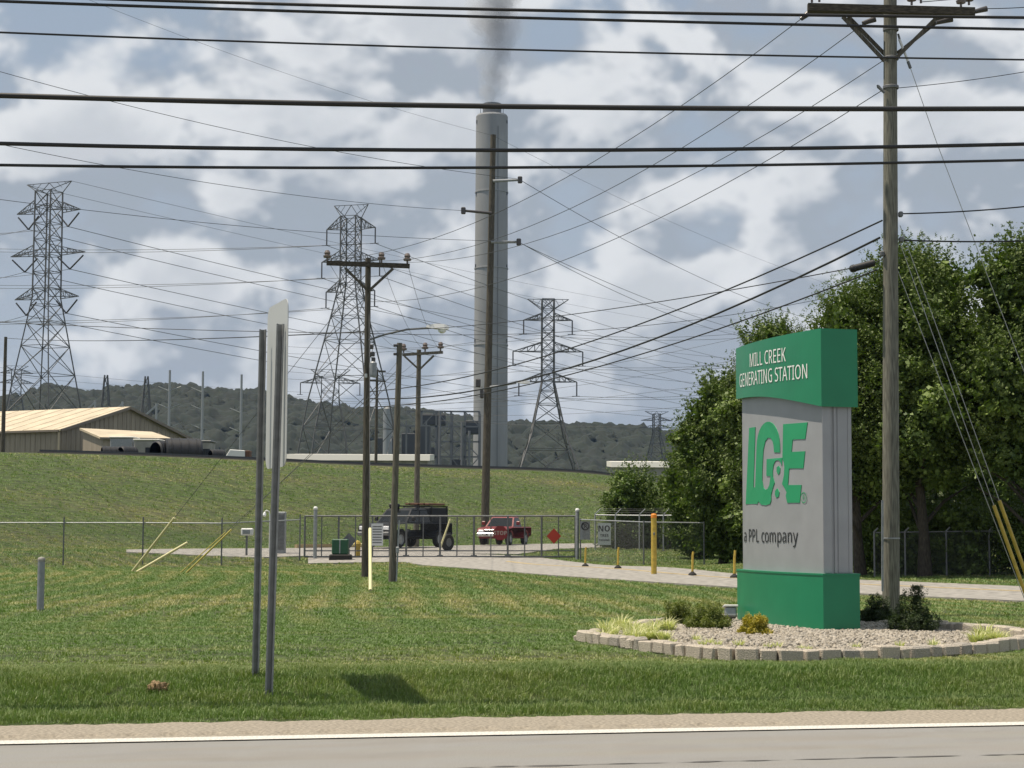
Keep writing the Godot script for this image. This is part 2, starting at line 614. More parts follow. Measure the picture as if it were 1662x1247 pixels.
func make_ground() -> void:
	var e0 := level(0, 1178)
	var e1 := level(1662, 1150)
	road_a = Vector2(e0.x, e0.z)
	road_u = (Vector2(e1.x, e1.z) - road_a).normalized()
	road_n = Vector2(road_u.y, -road_u.x)
	if road_n.y > 0.0: road_n = -road_n
	var pts := []
	for q in [[1337, 1028, 24.5], [1446, 1000, 30], [1197, 1011, 27.3], [1640, 1000, 30], [65, 992, 32.5], [300, 985, 34], [900, 985, 34], [601, 963, 42], [593, 938, 56], [636, 946, 51], [220, 930, 63],
			[102, 918, 80], [231, 918, 80], [359, 919, 80], [-150, 918, 80], [511, 908, 84], [720, 906, 84], [937, 909, 84], [1045, 918, 79], [1143, 920, 79],
			[740, 923, 70], [980, 942, 55], [1192, 956, 47], [1662, 979, 39], [2000, 990, 36], [1194, 934, 61], [1662, 955, 49], [1500, 948, 52],
			[650, 891, 94], [815, 886, 105], [300, 893, 92], [960, 885, 104], [1077, 894, 95], [0, 897, 90], [300, 887, 104], [650, 878, 116], [-200, 893, 95],
			[0, 735, 140], [-250, 733, 140], [200, 740, 145], [400, 748, 150], [700, 760, 158], [985, 772, 165], [1090, 790, 165], [1300, 850, 150], [0, 741, 152], [-250, 739, 152], [200, 744, 158], [400, 752, 163], [700, 764, 172], [985, 777, 178], [0, 775, 175], [500, 785, 180],
			[0, 815, 115], [400, 818, 126], [800, 820, 136], [1300, 880, 100], [1500, 895, 75], [1800, 900, 75],
			[850, 962, 44], [1000, 962, 44]]:
		pts.append(at(q[0], q[1], q[2]))
	tps_solve(pts)
	# one sheet to the horizon
	var zs := [60.0, 30.0, 10.0, 0.0, -6.0, -10.0]
	var z := -12.0
	while z > -30.0:
		zs.append(z); z -= 0.35
	while z > -62.0:
		zs.append(z); z -= 0.8
	while z > -200.0:
		zs.append(z); z -= 2.0
	for q in [210, 240, 300, 400, 600, 900, 1400, 2200, 3500, 6000]: zs.append(-float(q))
	var cols := 181
	var g := MB.new()
	var dry := FastNoiseLite.new()
	dry.seed = 77
	dry.frequency = 0.05
	dry.fractal_octaves = 5
	var lush := L(0.225, 0.335, 0.078)
	var straw := L(0.39, 0.385, 0.155)
	for zz in zs:
		var half := 60.0 + 1.6 * maxf(-zz, 0.0)
		for k in cols:
			var t := 2.0 * k / (cols - 1) - 1.0
			var x: float = half * signf(t) * pow(absf(t), 2.6)
			g.v.append(Vector3(x, gy(x, zz), zz))
			g.n.append(Vector3.UP)
			g.uv.append(Vector2(x, zz) / 3.1)
			g.uv2.append(Vector2((x * 0.99 + zz * 0.12) / 48.0, (zz * 0.99 - x * 0.12) / 13.0))
			var dn := dry.get_noise_2d(x * 0.8 + zz * 0.2, zz * 1.7) + 0.7 * dry.get_noise_2d(x * 4.0 + 90.0, zz * 7.0)
			var s := from_road(x, zz)
			var w := clampf(0.22 + dn * 0.85, 0.0, 0.9)
			if s < 2.5: w *= 0.35
			g.c.append(lush.lerp(straw, w))
	for r in zs.size() - 1:
		for k in cols - 1:
			var a: int = r * cols + k
			g.ix.append_array([a, a + cols, a + 1, a + 1, a + cols, a + cols + 1])
	for r in range(1, zs.size() - 1):
		for k in range(1, cols - 1):
			var i: int = r * cols + k
			var nn := (g.v[i + 1] - g.v[i - 1]).cross(g.v[i + cols] - g.v[i - cols])
			if nn.y < 0.0: nn = -nn
			g.n[i] = nn.normalized()
	tag(obj("ground", g, mats.turf), "mown grass field with straw patches rising to a bank", "", "", "structure")
	make_road()
	make_drive()

func rp(along: float, off: float, y: float) -> Vector3:
	var q := road_a + road_u * along + road_n * off
	return Vector3(q.x, y, q.y)

func make_road() -> void:
	var l0 := level(0, 1207)
	var w := -from_road(l0.x, l0.z)          # width of the dusty shoulder
	var m := MB.new()
	var wear := FastNoiseLite.new()
	wear.seed = 21
	wear.frequency = 0.35
	wear.fractal_octaves = 5
	var ra := [-400.0, -60.0]
	for i in 141: ra.append(-14.0 + i * 0.22)
	ra.append_array([60.0, 400.0])
	var ro := []
	for i in 28: ro.append(-w - i * 0.12)
	ro.append_array([-w - 6.0, -13.0])
	for al in ra:
		for of in ro:
			m.v.append(rp(al, of, 0.0))
			m.n.append(Vector3.UP)
			var k := 1.0 + 0.16 * wear.get_noise_2d(al * 1.2, of * 5.0) + 0.10 * wear.get_noise_2d(al * 7.0, of * 9.0 + 40.0)
			var tan_ := clampf(0.5 + wear.get_noise_2d(al * 0.4 + 70.0, of * 7.0), 0.0, 1.0)
			m.c.append(Color(k, k, k).lerp(Color(k * 1.02, k * 0.97, k * 0.91), tan_))
	for i in ra.size() - 1:
		for k in ro.size() - 1:
			var b: int = i * ro.size() + k
			var b2: int = b + ro.size()
			m.ix.append_array([b, b2, b + 1, b + 1, b2, b2 + 1])
	tag(obj("road", m, mats.asphalt), "pale worn asphalt road along the grass verge", "", "", "structure")
	# shoulder with milled rumble grooves
	var s := MB.new()
	var across := [0.07, -0.06, -0.25 * w, -0.5 * w, -w + 0.52, -w + 0.5, -w + 0.44, -w + 0.35, -w + 0.29, -w + 0.27, -w + 0.02]
	var a := -6.0
	var alongs := [-300.0, -60.0, -12.0]
	while a < 14.0:
		alongs.append(a); a += 0.0388
	alongs.append_array([20.0, 60.0, 300.0])
	var en := FastNoiseLite.new()
	en.frequency = 0.9
	en.seed = 5
	for al in alongs:
		var ph := fposmod(al, 0.31) / 0.31
		var dip := 0.0
		if ph < 0.62 and al > -6.0 and al < 6.4: dip = 0.05 * sin(PI * ph / 0.62)
		for k in across.size():
			var y := 0.005
			var off: float = across[k]
			if k <= 1: off += 0.12 * en.get_noise_1d(al * 2.0) + 0.07 * en.get_noise_1d(al * 11.0 + 50.0)
			if k == 0: y = -0.04
			if k >= 6 and k <= 8:
				y -= dip * (1.0 if k == 7 else 0.8)
			s.v.append(rp(al, off, y))
			s.n.append(Vector3.UP)
			s.c.append(Color(1, 1, 1))
	var rows := across.size()
	for i in alongs.size() - 1:
		for k in rows - 1:
			var b: int = i * rows + k
			s.ix.append_array([b, b + rows, b + 1, b + 1, b + rows, b + rows + 1])
	for i in range(1, alongs.size() - 1):
		for k in range(1, rows - 1):
			var b: int = i * rows + k
			var nn := (s.v[b + 1] - s.v[b - 1]).cross(s.v[b + rows] - s.v[b - rows])
			s.n[b] = (nn if nn.y > 0.0 else -nn).normalized()
	var sh := obj("road_shoulder", s, mats.dusty_asphalt)
	tag(sh, "dusty tan road shoulder with rumble grooves beside the white line", "", "", "structure")
	var p := MB.new()
	p.face([rp(-300, -w + 0.10, 0.010), rp(300, -w + 0.10, 0.010), rp(300, -w - 0.14, 0.010), rp(-300, -w - 0.14, 0.010)], Vector3.UP)
	obj("white_edge_line", p, mats.white_paint, sh)
	# tar seam with a wandering edge near the lower edge of view
	var t := MB.new()
	var sp := level(980, 1243)
	var seam := from_road(sp.x, sp.z)
	var sn := FastNoiseLite.new()
	sn.frequency = 0.7
	var prev := []
	for i in 120:
		var al := -5.0 + i * 0.12
		var mid := seam + 0.012 * al + 0.03 * sn.get_noise_1d(al * 2.0)
		var hw := maxf(0.0, 0.012 + 0.045 * sn.get_noise_1d(al * 5.0 + 40.0))
		var cur := [rp(al, mid - hw, 0.004), rp(al, mid + hw, 0.004)]
		if prev: t.face([prev[0], prev[1], cur[1], cur[0]], Vector3.UP)
		prev = cur
	obj("tar_seam", t, mats.tar, sh)

func strip(a: Array, b: Array, lift: float, steps := 60, cross := 6) -> MB:
	# a ribbon between two polylines laid on the terrain
	var ca := Curve3D.new()
	var cb := Curve3D.new()
	for p in a: ca.add_point(Vector3(p.x, 0, p.z))
	for p in b: cb.add_point(Vector3(p.x, 0, p.z))
	var m := MB.new()
	for i in steps + 1:
		var p := ca.sample_baked(ca.get_baked_length() * i / steps)
		var q := cb.sample_baked(cb.get_baked_length() * i / steps)
		for k in cross + 1:
			var r := p.lerp(q, float(k) / cross)
			m.v.append(Vector3(r.x, gy(r.x, r.z) + lift, r.z))
			m.n.append(Vector3.UP)
	for i in steps:
		for k in cross:
			var s := i * (cross + 1) + k
			var o := s + cross + 1
			var nn := (m.v[s + 1] - m.v[s]).cross(m.v[o] - m.v[s])
			if nn.y < 0.0: m.ix.append_array([s, s + 1, o, s + 1, o + 1, o])
			else: m.ix.append_array([s, o, s + 1, s + 1, o, o + 1])
		for k in [0, cross]:
			var s := i * (cross + 1) + int(k)
			var o := s + cross + 1
			var dn := Vector3(0, -0.1 - lift, 0)
			var inw := m.v[i * (cross + 1) + cross / 2] - m.v[s]
			m.face([m.v[s], m.v[o], m.v[o] + dn, m.v[s] + dn], -inw)
	return m

func make_drive() -> void:
	for q in [[500, 913, 80], [655, 911, 80], [740, 923, 70], [860, 934, 61], [980, 942, 55], [1192, 956, 47], [1420, 968, 42.5], [1662, 979, 39], [2400, 1000, 33]]: drive_near.append(at(q[0], q[1], q[2]))
	for q in [[500, 904, 88], [700, 904, 88], [860, 906, 86], [950, 913, 79.5], [1050, 922, 71], [1194, 934, 61], [1420, 946, 53.5], [1662, 955, 49], [2400, 975, 42]]: drive_far.append(at(q[0], q[1], q[2]))
	var d := obj("driveway", strip(drive_near, drive_far, 0.05, 90), mats.concrete)
	tag(d, "pale concrete driveway curving up to the gate", "", "", "structure")
	# pale dividing line that carries the delineators
	var la := []
	var lb := []
	for i in drive_near.size():
		if i < 2: continue
		la.append(drive_near[i].lerp(drive_far[i], 0.62))
		lb.append(drive_near[i].lerp(drive_far[i], 0.665))
	obj("yellow_line", strip(la, lb, 0.058, 60, 1), mats.yellow_paint, d)
	# the yard road behind the gate
	var ya := yard_near
	var yb := yard_far
	for q in [[205, 893, 89], [330, 898, 86.5], [420, 903, 85], [500, 904, 86], [620, 904, 87.5], [760, 904, 87.6], [840, 902, 88], [905, 895, 96], [960, 892, 98], [1010, 889, 99]]: ya.append(at(q[0], q[1], q[2]))
	for q in [[205, 891, 92], [330, 891, 93.5], [420, 891, 94.5], [500, 891, 96], [620, 888, 102], [760, 886, 107], [840, 884, 109], [905, 884, 108], [960, 883, 107], [1010, 883, 106]]: yb.append(at(q[0], q[1], q[2]))
	var y := obj("yard_road", strip(ya, yb, 0.045, 60), mats.concrete)
	tag(y, "pale gravel road running behind the gate below the bank", "", "", "structure")
	var k := MB.new()
	for i in 14:
		var p := on(480 + i * 9.0, 893, 95.2 + i * 0.3)
		var q := on(480 + (i + 1) * 9.0, 893, 95.2 + (i + 1) * 0.3)
		k.bar(p + Vector3.UP * 0.12, q + Vector3.UP * 0.12, 0.2, 0.22)
	obj("yellow_kerb", k, mats.yellow_paint, y)

# ------------------------------------------------------------------ hills and the power plant
func ridge_y(px: float) -> float:
	var k := [[-900, 660], [-300, 655], [0, 650], [83, 630], [141, 638], [182, 633], [291, 628], [354, 636], [414, 637], [467, 649], [515, 657], [582, 666], [661, 668], [760, 680], [821, 688], [892, 690], [967, 692], [1018, 694], [1094, 702], [1300, 690], [1800, 680], [2800, 690]]
	for i in k.size() - 1:
		if px <= k[i + 1][0]:
			return lerpf(k[i][1], k[i + 1][1], smoothstep(0.0, 1.0, (px - k[i][0]) / float(k[i + 1][0] - k[i][0])))
	return 690.0

func hill_height(px: float, d: float) -> float:
	var crest := at(px, ridge_y(px) + 15.0, 1500.0).y
	var t := clampf((d - 1000.0) / 500.0, 0.0, 1.0)
	var s := sin(t * PI * 0.5)
	if d > 1500.0: s = 1.0 - 0.4 * smoothstep(1500.0, 2600.0, d)
	return 2.0 + (crest - 2.0) * s

func lump(seed_: int, seg: int, rough: float) -> MB:
	# a small uneven crown
	var fn := FastNoiseLite.new()
	fn.seed = seed_
	fn.frequency = 0.9
	fn.fractal_octaves = 3
	var m := MB.new()
	for i in seg + 1:
		for k in seg * 2 + 1:
			var th := PI * i / seg
			var ph := TAU * k / (seg * 2)
			var dr := Vector3(sin(th) * cos(ph), cos(th), sin(th) * sin(ph))
			var r := 1.0 + rough * fn.get_noise_3dv(dr * 2.4)
			m.v.append(dr * r)
			m.n.append(dr)
	var row := seg * 2 + 1
	for i in seg:
		for k in seg * 2:
			var a := i * row + k
			m.ix.append_array([a, a + row, a + 1, a + 1, a + row, a + row + 1])
	for i in m.n.size(): m.n[i] = Vector3.ZERO
	for t in range(0, m.ix.size(), 3):
		var cen := m.v[m.ix[t]] + m.v[m.ix[t + 1]] + m.v[m.ix[t + 2]]
		if (m.v[m.ix[t + 2]] - m.v[m.ix[t]]).cross(m.v[m.ix[t + 1]] - m.v[m.ix[t]]).dot(cen) < 0.0:
			var sw := m.ix[t + 1]
			m.ix[t + 1] = m.ix[t + 2]
			m.ix[t + 2] = sw
		var nn := (m.v[m.ix[t + 2]] - m.v[m.ix[t]]).cross(m.v[m.ix[t + 1]] - m.v[m.ix[t]])
		for k in 3: m.n[m.ix[t + k]] += nn
	for i in m.n.size():
		m.n[i] = m.n[i].normalized()
		if m.n[i].dot(m.v[i]) < 0.0: m.n[i] = -m.n[i]
	return m

func make_hills() -> void:
	var g := MB.new()
	var ds := [980.0, 1000.0, 1060.0, 1120.0, 1200.0, 1280.0, 1360.0, 1430.0, 1480.0, 1500.0, 1560.0, 1700.0, 2000.0, 2600.0]
	var nx := 150
	for d in ds:
		for i in nx:
			var px := -800.0 + 3400.0 * i / (nx - 1)
			var h := hill_height(px, d) if d > 985.0 else 0.0
			g.v.append(Vector3((px - CX) / F * d, h, -d))
			g.n.append(Vector3.UP)
			g.c.append(L(0.03, 0.045, 0.02))
	for r in ds.size() - 1:
		for k in nx - 1:
			var a: int = r * nx + k
			g.ix.append_array([a, a + nx, a + 1, a + 1, a + nx, a + nx + 1])
	for r in range(1, ds.size() - 1):
		for k in range(1, nx - 1):
			var i: int = r * nx + k
			var nn := (g.v[i + 1] - g.v[i - 1]).cross(g.v[i + nx] - g.v[i - nx])
			g.n[i] = (nn if nn.y > 0.0 else -nn).normalized()
	tag(obj("hills", g, mats.forest), "long wooded ridge behind the plant", "", "", "structure")
	# the wood that covers the ridge: one merged canopy, with crowns standing out of it
	var cell := FastNoiseLite.new()
	cell.seed = 3
	cell.noise_type = FastNoiseLite.TYPE_CELLULAR
	cell.cellular_return_type = FastNoiseLite.RETURN_DISTANCE
	cell.frequency = 0.085
	cell.fractal_type = FastNoiseLite.FRACTAL_NONE
	var soft := FastNoiseLite.new()
	soft.seed = 4
	soft.frequency = 0.03
	soft.fractal_octaves = 5
	var w := MB.new()
	var rows := 150
	var cols_n := 330
	for r in rows:
		var d := lerpf(1030.0, 1535.0, float(r) / (rows - 1))
		for k in cols_n:
			var px := -300.0 + 1900.0 * k / (cols_n - 1)
			var x := (px - CX) / F * d
			var y := hill_height(px, d) + 3.0 - 6.5 * (cell.get_noise_2d(x + 6.0 * soft.get_noise_2d(x, d), d) + 1.0) + 7.0 * soft.get_noise_2d(x * 1.5, d * 1.5) + 4.0
			w.v.append(Vector3(x, y, -d))
			w.n.append(Vector3.UP)
			w.c.append(L(0.012, 0.022, 0.014).lerp(L(0.023, 0.033, 0.019), clampf(0.5 + 1.2 * soft.get_noise_2d(x * 0.7 + 300.0, d), 0.0, 1.0)))
	for r in rows - 1:
		for k in cols_n - 1:
			var a: int = r * cols_n + k
			w.ix.append_array([a, a + cols_n, a + 1, a + 1, a + cols_n, a + cols_n + 1])
	for r in range(1, rows - 1):
		for k in range(1, cols_n - 1):
			var i: int = r * cols_n + k
			var nn := (w.v[i + 1] - w.v[i - 1]).cross(w.v[i + cols_n] - w.v[i - cols_n])
			w.n[i] = (nn if nn.y > 0.0 else -nn).normalized()
	tag(obj("hillside_wood", w, mats.forest), "dense green wood covering the far ridge", "", "", "stuff")
	for kind in 3:
		var where := []
		var cols := []
		for i in 900:
			var px := rng.randf_range(-260.0, 1560.0)
			var d := rng.randf_range(1040.0, 1525.0)
			var x := (px - CX) / F * d
			var r := rng.randf_range(2.0, 5.5)
			var b := Basis(Vector3.UP, rng.randf() * TAU).scaled(Vector3(r, r * rng.randf_range(0.6, 1.1), r))
			where.append(Transform3D(b, Vector3(x, hill_height(px, d) + rng.randf_range(-1.0, 2.0), -d)))
			cols.append(L(0.012, 0.021, 0.013).lerp(L(0.023, 0.033, 0.018), rng.randf()))
		tag(scatter("hillside_wood", lump(30 + kind, 9, 0.7).mesh(), mats.forest, where, cols), "single crowns standing out of the wood on the far ridge", "", "", "stuff")

func make_plant() -> void:
	# the stack
	var p := at(796, 700, 900.0)
	p.y = 6.2
	var top := at(796, 190, 900.0).y - 6.2
	var st := thing("smokestack", "tall pale grey concrete smokestack with smoke rising from its top", "smokestack", p)
	var m := MB.new()
	var prof := []
	for i in 25:
		var t := i / 24.0
		prof.append([8.5 - 0.65 * t, top * t])
	m.lathe(Vector3.ZERO, prof, 48)
	m.lathe(Vector3.ZERO, [[7.85, top], [7.3, top + 0.9], [5.2, top + 0.9]], 48)
	obj("shell", m, mats.stack_concrete, st)
	for i in 3:
		var ry: float = top * [0.81, 0.62, 0.43][i]
		m = MB.new()
		var rr: float = 8.5 - 0.65 * ry / top
		m.lathe(Vector3.ZERO, [[rr, ry - 0.4], [rr + 0.25, ry - 0.3], [rr + 0.25, ry + 0.3], [rr, ry + 0.4]], 48)
		obj("collar", m, mats.stack_concrete, st)
	m = MB.new()
	m.bar(Vector3(3.4, 10.0, 7.85), Vector3(3.1, top - 6.0, 7.3), 0.35)
	obj("ladder", m, mats.dull_steel, st)
	m = MB.new()
	m.lathe(Vector3.ZERO, [[4.6, top - 2.0], [4.6, top + 6.5], [4.2, top + 6.5], [4.2, top - 2.0]], 32)
	obj("flue", m, mats.dull_steel, st)
	for hh in [0.985, 0.805, 0.625, 0.44]:
		for an in [0.35, 2.79]:
			m = MB.new()
			var r: float = 8.55 - 0.65 * hh
			m.box(Vector3(cos(an) * r, top * hh, sin(an) * r), Vector3(1.0, 1.5, 0.5), Basis(Vector3.UP, PI / 2 - an))
			obj("beacon_light", m, mats.frame_dark, st)
	for i in 2:
		m = MB.new()
		m.bar(Vector3(7.4 * (i * 2 - 1) * 0.75, top + 0.9, 4.5), Vector3(7.4 * (i * 2 - 1) * 0.75, top + 3.0, 4.5), 0.25)
		obj("lightning_rod", m, mats.frame_dark, st)
	# smoke
	var sp := thing("smoke_plume", "grey smoke drifting up from the stack top", "smoke", at(797, 170, 900.0))
	sp.set_meta("kind", "stuff")
	var fm := FogMaterial.new()
	fm.density = 0.024
	fm.albedo = Color(0.93, 0.94, 0.95)
	var fm2 := FogMaterial.new()
	fm2.density = 0.018
	fm2.albedo = Color(0.93, 0.94, 0.95)
	var y := -2.0
	while y < 75.0:
		var spread := 5.0 + y * 0.12
		for k in 3:
			var f := FogVolume.new()
			f.name = "smoke_puff"
			f.shape = RenderingServer.FOG_VOLUME_SHAPE_ELLIPSOID
			var s := spread * rng.randf_range(0.6, 1.3) * 1.7 * (1.0 if k < 2 else 0.7)
			f.size = Vector3(s, s * rng.randf_range(0.8, 1.3), s)
			f.material = fm if k == 0 else fm2
			sp.add_child(f, true)
			f.position = Vector3(y * 0.045 + rng.randf_range(-0.6, 0.6) * spread, y, rng.randf_range(-0.5, 0.5) * spread)
			f.rotation.z = rng.randf_range(-0.6, 0.6)
		y += spread * 0.75
	# steel boiler frame and ducts beside the stack
	var o := at(722, 700, 820.0)
	o.y = 6.0
	var bx := 820.0 / F
	var fr := thing("boiler_steelwork", "dark steel boiler frame with ducts beside the smokestack", "steelwork", o)
	var hh2 := at(722, 668, 820.0).y - 6.0
	var xs := [-62.0, -38.0, -14.0, 10.0, 32.0, 56.0]
	var lv := [0.0, 0.24, 0.42, 0.58, 0.72, 0.86, 1.0]
	for x in xs:
		for zz in [0.0, -16.0]:
			m = MB.new()
			m.bar(Vector3(x * bx, 0, zz), Vector3(x * bx, hh2 * (1.0 if x > -50.0 else 0.86), zz), 0.9)
			obj("column", m, mats.frame_steel, fr)
	for l in lv:
		m = MB.new()
		m.bar(Vector3(xs[0] * bx, hh2 * l * 0.995 + 0.2, 0.1), Vector3(xs[5] * bx, hh2 * l * 0.995 + 0.2, 0.1), 0.7)
		obj("beam", m, mats.frame_steel, fr)
	for i in 5:
		for j in 6:
			if (i * 7 + j * 3) % 4 == 0: continue
			m = MB.new()
			var y0: float = hh2 * lv[j]; var y1: float = hh2 * lv[j + 1]
			if (i + j) % 2 == 0: m.bar(Vector3(xs[i] * bx, y0, 0.3), Vector3(xs[i + 1] * bx, y1, 0.3), 0.42)
			else: m.bar(Vector3(xs[i + 1] * bx, y0, 0.3), Vector3(xs[i] * bx, y1, 0.3), 0.42)
			obj("brace", m, mats.frame_steel, fr)
	for q in [[-26, 0.62, 18, 0.1], [22, 0.50, 26, 0.12], [45, 0.38, 18, 0.16], [-48, 0.33, 14, 0.12], [0, 0.20, 18, 0.1], [28, 0.14, 22, 0.16], [44, 0.86, 22, 0.12], [-20, 0.93, 40, 0.1]]:
		m = MB.new()
		m.cbox(Vector3(q[0] * bx, hh2 * q[1], -7.0), Vector3(q[2] * bx, hh2 * q[3], 11.0), 0.3)
		obj("duct", m, mats.frame_dark, fr)
	for q in [[-8, 1.0], [28, 0.9], [40, 0.82]]:
		m = MB.new()
		m.tube([Vector3(q[0] * bx, 0, 2.0), Vector3(q[0] * bx, hh2 * q[1], 2.0)], [0.55], 10)
		obj("vent_pipe", m, mats.frame_steel, fr)
	# a lower dark boiler house to the left and a pale silo
	o = at(655, 700, 760.0)
	o.y = 6.0
	fr = thing("boiler_house", "dark low boiler house with stepped roof beside the pale silo", "building", o)
	bx = 760.0 / F
	for q in [[-28, 26, 712, 0], [8, 22, 704, -4], [32, 20, 690, -9]]:
		m = MB.new()
		var t := at(655, q[2], 760.0).y - 6.0
		m.cbox(Vector3(q[0] * bx, t / 2.0, q[3]), Vector3(q[1] * bx, t, 12.0), 0.2)
		obj("wall", m, mats.frame_dark, fr)
	for i in 6:
		m = MB.new()
		m.bar(Vector3((-42 + i * 16) * bx, 0, 6.8), Vector3((-42 + i * 16) * bx, 40, 6.8), 0.7)
		obj("column", m, mats.frame_steel, fr)
	for i in 3:
		m = MB.new()
		m.bar(Vector3(-45 * bx, 14 + i * 12, 7.2), Vector3(44 * bx, 14 + i * 12, 7.2), 0.6)
		obj("walkway", m, mats.frame_steel, fr)
	o = at(629, 700, 700.0)
	o.y = 6.0
	fr = thing("storage_silo", "pale grey upright storage silo left of the dark boiler house", "silo", o)
	fr.set_meta("label", "pale grey upright storage silo next to the dark boiler house")
	m = MB.new()
	var sh := at(629, 664, 700.0).y - 6.0
	m.lathe(Vector3.ZERO, [[1.75, 0.0], [1.75, sh]], 20)
	obj("shell", m, mats.grey_metal, fr)
	m = MB.new()
	m.lathe(Vector3.ZERO, [[1.75, sh], [0.4, sh + 1.2], [0.0, sh + 1.2]], 20)
	obj("cap", m, mats.dull_steel, fr)

# ------------------------------------------------------------------ lattice towers
func tower(called: String, label: String, px: float, d: float, prof: Array, arms: Array, wing: Array, ins: String, ins_len: float, yaw: float, thick: float, mat_: Material, group := "lattice transmission towers") -> Dictionary:
	# prof: [pixel y, half width] from the top down; arms: [y bottom, y top, half length]; wing: [tip y, half length, root y]
	var s := d / F
	var base := at(px, 700, d)
	base.y = 5.9
	var hy := func(y: float) -> float: return at(px, y, d).y - 5.9
	var t := thing(called, label, "pylon", base, group, yaw)
	var lev := []
	for q in prof: lev.append([hy.call(q[0]), q[1]])
	if lev[lev.size() - 1][0] > 0.5: lev.append([0.0, prof[prof.size() - 1][1] * 1.02])
	var width := func(h: float) -> float:
		for i in lev.size() - 1:
			if h <= lev[i][0] + 1e-4 and h >= lev[i + 1][0]:
				return lerpf(lev[i + 1][1], lev[i][1], (h - lev[i + 1][0]) / maxf(lev[i][0] - lev[i + 1][0], 1e-4))
		return lev[lev.size() - 1][1]
	for sx in [-1.0, 1.0]:
		for sz in [-1.0, 1.0]:
			var m := MB.new()
			for i in lev.size() - 1:
				var a := Vector3(sx * lev[i][1], lev[i][0], sz * lev[i][1])
				var b := Vector3(sx * lev[i + 1][1], lev[i + 1][0], sz * lev[i + 1][1])
				m.bar(a, b, thick * 1.25)
			obj("leg", m, mat_, t)
	var br := MB.new()
	var h: float = lev[0][0]
	while h > 1.0:
		var w: float = width.call(h)
		var nh: float = maxf(h - w * (1.7 if w < 3.0 else 1.9), 0.0)
		if nh < w * 0.8: nh = 0.0
		var w2: float = width.call(nh)
		for f in 4:
			var b := Basis(Vector3.UP, f * PI / 2)
			br.bar(b * Vector3(-w, h, w), b * Vector3(w2, nh, w2), thick * 0.62)
			br.bar(b * Vector3(w, h, w), b * Vector3(-w2, nh, w2), thick * 0.62)
			br.bar(b * Vector3(-w, h, w), b * Vector3(w, h, w), thick * 0.62)
		h = nh
	obj("bracing", br, mat_, t, "stuff")
	var tips := {}
	for a in arms.size():
		var y0: float = hy.call(arms[a][0])
		var y1: float = hy.call(arms[a][1])
		var wl: float = arms[a][2]
		var w0: float = width.call(y0)
		var w1: float = width.call(y1)
		for sx in [-1.0, 1.0]:
			var m := MB.new()
			var tip := Vector3(sx * wl, y0, 0)
			for sz in [-1.0, 1.0]:
				m.bar(Vector3(sx * w0, y0, sz * w0), tip, thick * 0.8)
				m.bar(Vector3(sx * w1, y1, sz * w1), tip, thick * 0.8)
				for k in 3:
					var f := (k + 1) / 4.0
					var lo := Vector3(sx * w0, y0, sz * w0).lerp(tip, f)
					var hi := Vector3(sx * w1, y1, sz * w1).lerp(tip, f)
					m.bar(lo, hi, thick * 0.45)
					m.bar(Vector3(sx * w1, y1, sz * w1).lerp(tip, f - 0.25), lo, thick * 0.45)
			obj("crossarm", m, mat_, t)
			var drop := tip
			if ins == "V":
				var inner := Vector3(sx * (w0 + 0.25), y0, 0)
				var mid := (tip + inner) / 2.0
				drop = Vector3(sx * (w0 + wl) * 0.5, y0 - ins_len, 0)
				for e in [tip.lerp(mid, 0.12) + Vector3(0, -0.5, 0), inner.lerp(mid, 0.06) + Vector3(0, -0.5, 0)]:
					m = MB.new()
					m.tube([e, drop], [thick * 0.85], 6)
					obj("insulator_string", m, mats.insulator, t)
			elif ins == "I":
				drop = tip + Vector3(0, -ins_len, 0)
				m = MB.new()
				m.tube([tip, drop], [thick * 0.75], 6)
				m.bar(drop - Vector3(1.0, 0, 0), drop + Vector3(0.7, 0, 0), thick * 0.7)
				obj("insulator_string", m, mats.insulator, t)
			tips["%d%s" % [a, "l" if sx < 0.0 else "r"]] = t.transform * drop
	if wing:
		var y0: float = hy.call(wing[0])
		var y1: float = hy.call(wing[2])
		var w: float = width.call(y1)
		for sx in [-1.0, 1.0]:
			var m := MB.new()
			var tip := Vector3(sx * wing[1], y0, 0)
			for sz in [-1.0, 1.0]:
				m.bar(Vector3(sx * w, y1, sz * w), tip, thick * 0.7)
			m.bar(Vector3(0, y0, 0), tip, thick * 0.6)
			m.bar(Vector3(sx * w, y1, 0), Vector3(0, y0, 0), thick * 0.6)
			for f in [0.35, 0.68]:
				m.bar(Vector3(sx * w, y1, 0).lerp(tip, f), Vector3(sx * wing[1] * f, y0, 0), thick * 0.4)
			obj("peak_arm", m, mat_, t)
			tips["p%s" % ("l" if sx < 0.0 else "r")] = t.transform * tip
	return tips

var tw := {}

